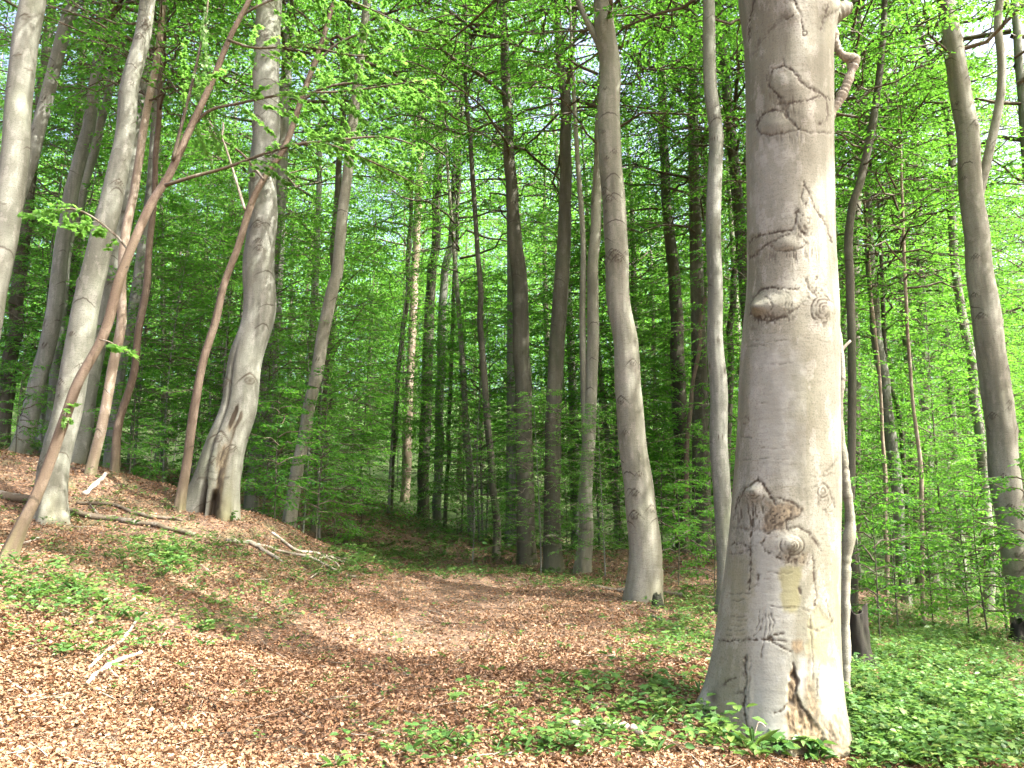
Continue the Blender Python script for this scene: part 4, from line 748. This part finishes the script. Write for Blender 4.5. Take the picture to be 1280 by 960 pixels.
# ------------------------------------------------------------------ background trees, each a trunk and a crown
BGT = []
for i in range(3):
    u = np.linspace(0, 1, 30); h = 22; P = np.stack([.5 * np.sin(u * 3 + i) * u, .4 * np.sin(u * 2.1 + 2 * i) * u, -.4 + u * (h + .4)], 1); rad = np.array([.26, .20, .14])[i] * (1 - .8 * u) * (1 + .35 * np.exp(-u * 22))
    acc = Acc(); tube(acc, P, rad, 12); BGT.append(acc.mesh('trunk', [M[['dark', 'grey', 'beige'][i]]], atts={k: np.zeros(acc.n) for k in ('scar_shade', 'rough', 'algae_shade')}))
rg = np.random.default_rng(77); bgp = []
for px in np.linspace(-80, 1360, 25):
    for Dlo, Dhi in ((26, 36), (36, 48)):
        D = rg.uniform(Dlo, Dhi); x = px + rg.uniform(-22, 22)
        if 450 < x < 590: continue
        bgp.append((x, D))
bgp += [(950, 21), (1012, 19), (868, 22.5), (935, 27), (790, 30)]  # beeches added so their crowns shade the hollow behind the crest
keyed = {}
for k, (px, D) in enumerate(bgp):
    j = min(range(len(LAND)), key=lambda q: abs(LAND[q][0] - px)); keyed.setdefault((LAND[j][1], 'left' if px < LAND[j][0] else 'right'), []).append((D, k))
for (ph, side), L_ in keyed.items():
    L_.sort()
    for q, (D, k) in enumerate(L_):
        px = bgp[k][0]; x = (px - 640) / FPX * D / cp; p = np.array([x, D, float(H(x, D))]); v = int(rg.integers(3))
        lb = f"{['dark', 'grey', 'slim pale'][v]} far beech, {ORD[q]} set back {side} of {ph}" if len(L_) > 1 else f"{['dark', 'grey', 'slim pale'][v]} far beech set back {side} of {ph}"
        o = empty('far_beech', p, lb, 'tree', 'far beeches of the forest'); o.rotation_euler = (rg.normal(0, .035), rg.normal(0, .035), rg.uniform(0, 6.28)); s = rg.uniform(.85, 1.15); o.scale = (s, s, s)
        link('trunk', BGT[v], o); big_ = (k % 2 == 0 or px > 980 or k >= len(bgp) - 5) and not 440 < px < 560; c = link('crown', TALL[int(rg.integers(4))] if big_ else SMALL[k % 2], o, (0, 0, rg.uniform(8, 10) if big_ else rg.uniform(10, 12))); c.rotation_euler = (0, 0, rg.uniform(0, 6.28)); c.scale = (.85, .85, .9) if big_ else (1.25, 1.25, 1.4)

# the wood beyond, one mass of stems and leaves climbing the far hill
rg = np.random.default_rng(5); acc = Acc()
for D0 in np.arange(50, 112, 7.5):
    for px in np.arange(-120, 1420, 62 * 50 / D0 + 16):
        D = D0 + rg.uniform(-3, 3); x = (px + rg.uniform(-25, 25) - 640) / FPX * D; z = float(H(x, D)); h = rg.uniform(18, 25); r_ = rg.uniform(.12, .26)
        u = np.linspace(0, 1, 6); lean = rg.normal(0, .5, 2); tube(acc, np.stack([x + lean[0] * u, D + lean[1] * u, z - .4 + u * h], 1), r_ * (1 - .8 * u), 6, 1, cap=False)
        m = 3400; cl = 110; hz = rg.beta(1.3, 1.1, cl); cz = z + .3 + hz * (h + 1); cr = 3.6 * np.sin(np.pi * np.clip(.15 + .8 * hz, 0, 1)) ** .6 * np.sqrt(rg.uniform(.05, 1, cl)); ca = rg.uniform(0, 6.28, cl)
        ci = rg.integers(0, cl, m); q = np.stack([x + cr * np.cos(ca), D + cr * np.sin(ca), cz], 1)[ci] + rg.normal(0, 1, (m, 3)) * [.75, .75, .16]
        leaves(acc, q, rg.normal(0, 1, (m, 3)) * [1, 1, .3], np.array([0, 0, 1.]) + rg.normal(0, .45, (m, 3)), rg.uniform(.16, .30, m), .62, 0, far=True)
tag(link('distant_woodland', acc.mesh('distant_woodland', [M['leaf'], M['dark']], smooth=[1], atts={k: np.zeros(acc.n) for k in ('scar_shade', 'rough', 'algae_shade')})), kind='stuff')

# ------------------------------------------------------------------ unseen beeches added beside the view so their crowns shade bank and path
SHADE = [(11.5, 9.5, 10.0, 0, 'nearest'), (17, 10.5, 8.5, 1, 'second'), (21, 7.0, 8.0, 3, 'third'), (7.4, 8.4, 10.5, 5, 'fourth'), (13.5, 1.0, 14.5, 5, 'fifth')]
for (x, y, zb, v, od) in SHADE:
    p = np.array([x, y, float(H(x, y))]); side = 'right' if x > 0 else 'left'
    o = empty('beech_tree', p, f'tall shade beech added outside the view, {od} of the shading neighbours, {side} of the viewer', 'tree', 'tall beech trees of the forest'); link('trunk', BGT[v % 3], o); c = link('crown', TALL[v] if v < 4 else CLUMP[v - 4], o, (0, 0, zb)); c.rotation_euler = (0, 0, x + y)

# ------------------------------------------------------------------ leaf litter and ground cover
rg = np.random.default_rng(31); n0 = 330000
rr = np.sqrt(rg.uniform(3.6 ** 2, 9 ** 2, 250000)); rr = np.concatenate([rr, np.exp(rg.uniform(math.log(8), math.log(36), 260000))]); aa = rg.uniform(-.74, .74, len(rr))
x = rr * np.sin(aa); y = rr * np.cos(aa); q = np.stack([x, y, y * 0], 1)
onpath = np.abs(x - np.interp(y, ctr[:, 1], ctr[:, 0])) / np.interp(y, ctr[:, 1], ctr[:, 2]); patch = fbm(q * [.55, .55, 1], 88, 3)
slope_r = np.clip((x - 2.6 - .1 * y) / 2.0, 0, 1); keep = rg.uniform(0, 1, len(x)) < np.where(np.abs(onpath - .1) < .25 + .15 * patch, np.where(y > 8, .38, .7), 1) * (.95 - .5 * slope_r) * np.where(y > 20, .6, 1) * np.clip(.85 + .4 * patch, .3, 1)
x, y, rr = x[keep], y[keep], rr[keep]; m = len(x); z = H(x, y) + rg.uniform(.004, .035, m) + .012 * (np.interp(y, ctr[:, 1], ctr[:, 2]) > np.abs(x - np.interp(y, ctr[:, 1], ctr[:, 0])))
N = np.array([0, 0, 1.]) + rg.normal(0, .55, (m, 3)); F = rg.normal(0, 1, (m, 3)); F[:, 2] = rg.normal(0, .35, m); sz = rg.uniform(.018, .034, m) * rg.choice([1, 1.35, 1.75], m, p=[.45, .38, .17]) * (1 + .03 * np.maximum(rr - 8, 0)) ; acc = Acc(); P = np.stack([x, y, z], 1) - norm(F) * sz[:, None] * .5
nr = rr < 13
leaves(acc, P[nr], F[nr], N[nr], sz[nr], .62, 0, fold=.3, droop=.25); leaves(acc, P[~nr], F[~nr], N[~nr], sz[~nr], .62, 0, far=True, fold=.3)
tag(link('leaf_litter', acc.mesh('leaf_litter', [M['litter']], smooth=False)), kind='stuff')

# low herbs: rosettes of a few leaves, thick on the right slope, in drifts on the bank
ZONES = [((60, 740), (110, 35), 520, 1.0), ((200, 690), (110, 30), 600, .8), ((130, 790), (120, 40), 260, .9), ((280, 760), (80, 45), 200, .9), ((380, 740), (70, 40), 240, .8), ((340, 690), (100, 18), 240, .7), ((210, 700), (45, 22), 260, 1.0), ((120, 640), (160, 25), 260, .8),
         ((740, 885), (130, 42), 130, 1.0), ((830, 870), (100, 45), 110, 1.0), ((850, 910), (80, 45), 80, 1.1), ((850, 800), (70, 30), 420, .8), ((700, 930), (130, 28), 120, .9), ((560, 945), (150, 20), 110, .8), ((860, 760), (50, 22), 300, .8),
         ((600, 718), (160, 7), 420, .9), ((500, 700), (80, 12), 320, 1.0), ((470, 690), (60, 25), 300, 1.1), ((720, 730), (90, 10), 260, .8), ((1170, 850), (130, 60), 1500, .95), ((1160, 800), (140, 35), 1100, .95), ((1230, 915), (110, 55), 800, 1.1), ((1130, 920), (70, 45), 420, 1.1), ((1000, 946), (55, 7), 90, 1.6), ((905, 915), (24, 22), 60, 1.3), ((1080, 900), (40, 60), 260, 1.0), ((1200, 770), (120, 20), 700, .95), ((900, 745), (50, 20), 220, .9), ((420, 715), (60, 20), 160, .8), ((600, 780), (180, 60), 130, .6), ((450, 860), (260, 60), 110, .6), ((620, 690), (180, 25), 500, .9), ((260, 600), (300, 40), 300, .9)]
pxs = []; pys = []; scs = []
for (c, rad, k, s) in ZONES:
    k = int(k * ((.5 if c[0] < 400 else .75) if c[0] < 1060 else 1.15)); s = s * (.72 if c[0] >= 1060 else .85)
    pxs.append(rg.normal(c[0], rad[0] * .55, k)); pys.append(rg.normal(c[1], rad[1] * .55, k)); scs.append(np.full(k, s))
q, ok = hit(np.concatenate(pxs), np.concatenate(pys), 60); scs = np.concatenate(scs); ok &= (np.linalg.norm(q[:, :2] - org[:2], axis=1) > .62); q = q[ok]; scs = scs[ok] * rg.uniform(.6, 1.35, len(q))
extra = np.stack([rg.uniform(2.6, 15, 4200), rg.uniform(5, 26, 4200)], 1); kx = extra[:, 0] > 2.3 + .12 * extra[:, 1]; extra = extra[kx]; patch = fbm(np.column_stack([extra * .7, extra[:, 0] * 0]), 66, 2) > -.02; extra = extra[patch]
far_ = np.stack([rg.uniform(-24, 24, 5200), rg.uniform(19, 46, 5200)], 1); extra = np.vstack([extra, far_])
q = np.vstack([q, np.column_stack([extra, H(extra[:, 0], extra[:, 1])])]); scs = np.concatenate([scs, rg.uniform(.7, 1.3, len(extra)) * np.where(extra[:, 1] > 19, 1.7, 1)])
acc = Acc(); m = len(q); kk = 6
az = rg.uniform(0, 6.28, (m, 1)) + np.arange(kk)[None] * 2.4 + rg.normal(0, .3, (m, kk)); el = rg.uniform(-.1, .55, (m, kk)); hgt = (rg.uniform(.03, .15, (m, 1)) + np.arange(kk)[None] * .012) * scs[:, None]; off = rg.uniform(.0, .05, (m, kk)) * scs[:, None]
F = np.stack([np.cos(az) * np.cos(el), np.sin(az) * np.cos(el), np.sin(el)], -1); P = q[:, None] + np.stack([np.cos(az) * off, np.sin(az) * off, hgt], -1); N = np.array([0, 0, 1.]) + rg.normal(0, .3, F.shape)
kind_ = rg.choice(3, m, p=[.52, .27, .21]); LS = rg.uniform(.035, .085, (m, kk)) * scs[:, None]
a0 = kind_ == 0; leaves(acc, P[a0].reshape(-1, 3), F[a0].reshape(-1, 3), N[a0].reshape(-1, 3), LS[a0].ravel(), .62, 0, droop=.22)
a1 = kind_ == 1; maple_leaves(acc, P[a1].reshape(-1, 3), F[a1].reshape(-1, 3), N[a1].reshape(-1, 3), LS[a1].ravel())
a2_ = kind_ == 2; F2 = F[a2_].copy(); F2[..., 2] += rg.uniform(.3, 1.2, F2.shape[:2]); P2 = P[a2_].copy(); P2[..., 2] -= .6 * hgt[a2_]; leaves(acc, P2.reshape(-1, 3), F2.reshape(-1, 3), N[a2_].reshape(-1, 3), (LS[a2_] * 1.5).ravel(), .13, 0, droop=.35)
tag(link('ground_cover', acc.mesh('ground_cover', [M['herb']], smooth=False)), kind='stuff')

# twig litter: short broken twigs and husks lying all over the leaves
acc = Acc()
for _ in range(900):
    y_ = math.exp(rg.uniform(math.log(4.2), math.log(18))); x_ = rg.uniform(-.62, .45) * y_; l = rg.uniform(.06, .38); a_ = rg.uniform(0, 6.28); u = np.linspace(0, 1, 5)
    X_ = x_ + np.cos(a_ + .5 * u * rg.normal()) * u * l; Y_ = y_ + np.sin(a_ + .5 * u * rg.normal()) * u * l; r_ = rg.uniform(.002, .005)
    tube(acc, np.stack([X_, Y_, H(X_, Y_) + .03 + rg.uniform(0, .02) + u * rg.uniform(-.01, .04)], 1), r_ * (1 - .5 * u), 5, int(rg.random() < .45))
tag(link('twig_litter', acc.mesh('twig_litter', [M['twig'], M['dead']])), kind='stuff')

# ------------------------------------------------------------------ fallen branches, stumps and single plants on the ground
def fallen(pts, label, mat='dead', lift=.5, name='fallen_branch', group='fallen branches on the bank', sub=(), k=10, wob=.25, cat='branch'):
    a = np.array(pts, float); q, ok = hit(a[:, 0], a[:, 1]); w_ = a[:, 2] / 2 * (q[:, 1] / rays(a[:, 0], a[:, 1])[:, 1]) / FPX; q[:, 2] += w_ * lift + .012
    n_ = max(16, len(a) * 8); S = spline(np.column_stack([q, w_]), n_); base = S[0, :3].copy(); base[2] = float(H(base[0], base[1]))
    S[:, 2] = np.maximum(S[:, 2], H(S[:, 0], S[:, 1]) + S[:, 3] * .3); S[:, 2] += S[:, 3] * .4 * vnoise(np.stack([np.arange(n_) * .35, np.zeros(n_), np.zeros(n_)], 1), len(label))
    acc = Acc(); tube(acc, S[:, :3] - base, S[:, 3] * (1 + wob * vnoise(np.stack([np.arange(n_) * .5, np.zeros(n_), np.zeros(n_)], 1), len(label) + 3)), k)
    o = tag(link(name, acc.mesh(name, [M[mat]]), None, base), label, cat, group)
    for s in sub:
        b = np.array(s, float); p, _ = hit(b[:, 0], b[:, 1]); ww = b[:, 2] / 2 * p[:, 1] / FPX; p[:, 2] += ww + .03 * np.linspace(0, 1, len(b)); ac = Acc(); tube(ac, p - base, ww, 7); link('side_twig', ac.mesh('side_twig', [M[mat]]), o)
    return o
fallen([(-30, 615, 11), (0, 622, 11), (40, 630, 10), (75, 638, 9), (110, 648, 8), (160, 655, 7), (200, 660, 7), (243, 671, 5)], 'long dark fallen branch lying across the bank past the leaning beech', 'twig', sub=[[(125, 650, 4), (118, 640, 3), (112, 634, 2)]])
fallen([(95, 632, 5), (140, 634, 5), (175, 646, 5), (228, 653, 3)], 'thinner dark branch lying above the long fallen branch', 'twig')
fallen([(105, 619, 6), (118, 607, 6), (133, 594, 5)], 'short pale broken branch pointing up at the bank top', 'bleached')
fallen([(283, 678, 6), (310, 681, 5), (330, 692, 5), (353, 703, 4)], 'pale curved branch lying on the bank below the broad hollow beech', 'dead')
fallen([(315, 680, 4), (350, 690, 4), (390, 700, 4), (430, 720, 3), (447, 722, 2)], 'thin brown branch running down the bank to the path', 'dead', sub=[[(390, 700, 2.5), (415, 698, 2), (440, 703, 1.5)], [(405, 706, 2.5), (398, 716, 2), (388, 726, 1.5)]])
fallen([(340, 668, 4), (370, 690, 4), (400, 694, 3), (436, 705, 2)], 'grey twiggy branch topmost on the bank corner', 'bleached', sub=[[(400, 694, 2), (420, 706, 2), (428, 716, 1)]])
fallen([(109, 858, 6), (125, 843, 6), (145, 830, 6), (177, 817, 4)], 'bleached white branch lying in leaf litter, lower of two', 'bleached', sub=[[(133, 836, 3), (142, 846, 2.5), (147, 853, 2)]])
fallen([(110, 838, 4), (130, 820, 5), (150, 805, 5), (170, 780, 3)], 'bleached grey branch lying just above the white one in litter', 'dead')
fallen([(0, 683, 4), (30, 682, 4), (48, 675, 3)], 'short pale stick beside the foot of the far leaning sapling', 'bleached')
fallen([(716, 909, 11), (728, 913, 11), (745, 914, 11), (770, 916, 11), (788, 919, 10), (801, 925, 8)], 'bleached white log lying among herbs left of the giant beech', 'bleached', .9, sub=[[(722, 914, 6), (716, 922, 5), (713, 928, 4)]], k=14, group='fallen branches by the path')
fallen([(600, 872, 2.5), (640, 884, 3), (680, 895, 3), (714, 909, 3)], 'thin dark stick pointing at the bleached white log', 'twig', group='fallen branches by the path')
fallen([(770, 902, 2.5), (810, 922, 3), (850, 944, 3)], 'thin dark stick between the white log and the giant beech', 'twig', group='fallen branches by the path')
fallen([(815, 772, 4), (850, 786, 4), (890, 801, 3)], 'dark stick lying below the smooth beige path beech', 'twig', group='fallen branches by the path')
fallen([(740, 735, 5), (790, 742, 6), (840, 745, 6), (890, 748, 5), (930, 752, 4)], 'dark rotting log lying behind the foot of the beige path beech', 'twig', group='fallen branches by the path')
fallen([(1090, 905, 3), (1110, 895, 3), (1140, 884, 2)], 'pale stick among the herbs right of the giant beech', 'dead', group='fallen branches by the path')
fallen([(0, 850, 2.5), (20, 862, 2.5), (45, 880, 2.5), (70, 890, 2)], 'thin brown stick in the litter of the lower left corner', 'dead')
fallen([(180, 812, 2), (210, 830, 2), (250, 852, 2)], 'very thin brown twig right of the two bleached branches', 'twig')
a = np.array([(941, 926, 2.2), (944, 915, 2), (947, 905, 2), (951, 903, 1.8), (957, 909, 1.4)]); ac, S = px_tube(a, 6.1, 6, 20); b0 = S[0, :3].copy(); ac.v[0] -= b0
tag(link('dry_stalk', ac.mesh('dry_stalk', [M['bleached']]), None, b0), 'bent white dry stalk standing at the foot of the giant beech', 'dry stalk')
def stump(px, py, D, w_, h_, label, mat, seed):
    p = pix(px, py, D)[0]; p[2] = float(H(p[0], p[1])); rg = np.random.default_rng(seed); side = 40; hs = np.linspace(-.15, h_, 26); th = np.linspace(0, 2 * np.pi, side, endpoint=False); TH_, HH_ = np.meshgrid(th, hs)
    nz = fbm(np.stack([np.cos(TH_) * 2, np.sin(TH_) * 2, HH_ * 2.5], -1).reshape(-1, 3), seed, 3).reshape(TH_.shape); top = .86 + .16 * vnoise(np.stack([np.cos(TH_) * 2, np.sin(TH_) * 2, HH_ * 0], -1).reshape(-1, 3), seed + 1).reshape(TH_.shape)
    rr_ = w_ * (1 + .5 * np.exp(-np.maximum(HH_, 0) / .12) - .25 * HH_ / h_ + .22 * nz); Z_ = np.minimum(HH_, h_ * top)
    V_ = np.stack([np.cos(TH_) * rr_, np.sin(TH_) * rr_, Z_], -1).reshape(-1, 3); acc = Acc(); acc.add(np.vstack([V_, [0, 0, h_ * .35]]), ring_quads(26, side), np.array([[25 * side + i, 25 * side + (i + 1) % side, 26 * side] for i in range(side)]))
    tag(link('tree_stump', acc.mesh('tree_stump', [M[mat]]), None, p), label, 'stump', 'tree stumps')
stump(1076, 832, 9.6, .13, .75, 'dark rotten stump right behind the giant beech and climber', 'rotten', 3)
stump(822, 756, 13.2, .07, .22, 'small broken stump at the foot of the smooth beige path beech', 'rotten', 4)
stump(1281, 797, 12.8, .16, .35, 'low mossy dark stump below the forked right edge beech', 'rotten', 5)
# single plants that stand out
def plant(px, py, label, n_, ls, seed, hgt=.12):
    q, _ = hit([px], [py]); rg = np.random.default_rng(seed); acc = Acc(); p = q[0]
    for s in range(3):
        u = np.linspace(0, 1, 6); az = rg.uniform(0, 6.28); B = np.stack([np.cos(az) * .06 * u, np.sin(az) * .06 * u, hgt * u * rg.uniform(.7, 1.2)], 1); tube(acc, B, .003 * (1 - .5 * u), 4, 1)
        m = n_; t = rg.uniform(.35, 1, m); i = np.clip((t * 5).astype(int), 0, 4); pp = B[i]; a_ = rg.uniform(0, 6.28, m); F = np.stack([np.cos(a_), np.sin(a_), rg.uniform(-.1, .5, m)], 1)
        leaves(acc, pp, F, np.array([0, 0, 1.]) + rg.normal(0, .25, (m, 3)), ls * rg.uniform(.7, 1.2, m), .5, 0, droop=.25)
    tag(link('seedling', acc.mesh('seedling', [M['herb'], M['twig']], smooth=[1]), None, p), label, 'seedling', 'seedlings on the forest floor')
plant(260, 792, 'bright green seedling alone in brown litter at the foot of the bank', 7, .10, 1)
plant(900, 912, 'upright seedling at the left root of the giant beech', 6, .11, 2, .22)
plant(975, 946, 'leafy seedling right against the front foot of the giant beech', 9, .13, 3, .2)
plant(1020, 950, 'leafy seedling under the right root of the giant beech', 9, .13, 4, .18)
plant(180, 742, 'small seedling with upright pale leaves in the middle of the bank', 5, .09, 5)
plant(290, 652, 'green seedling in front of the hollow base of the broad beech', 6, .10, 6, .18)
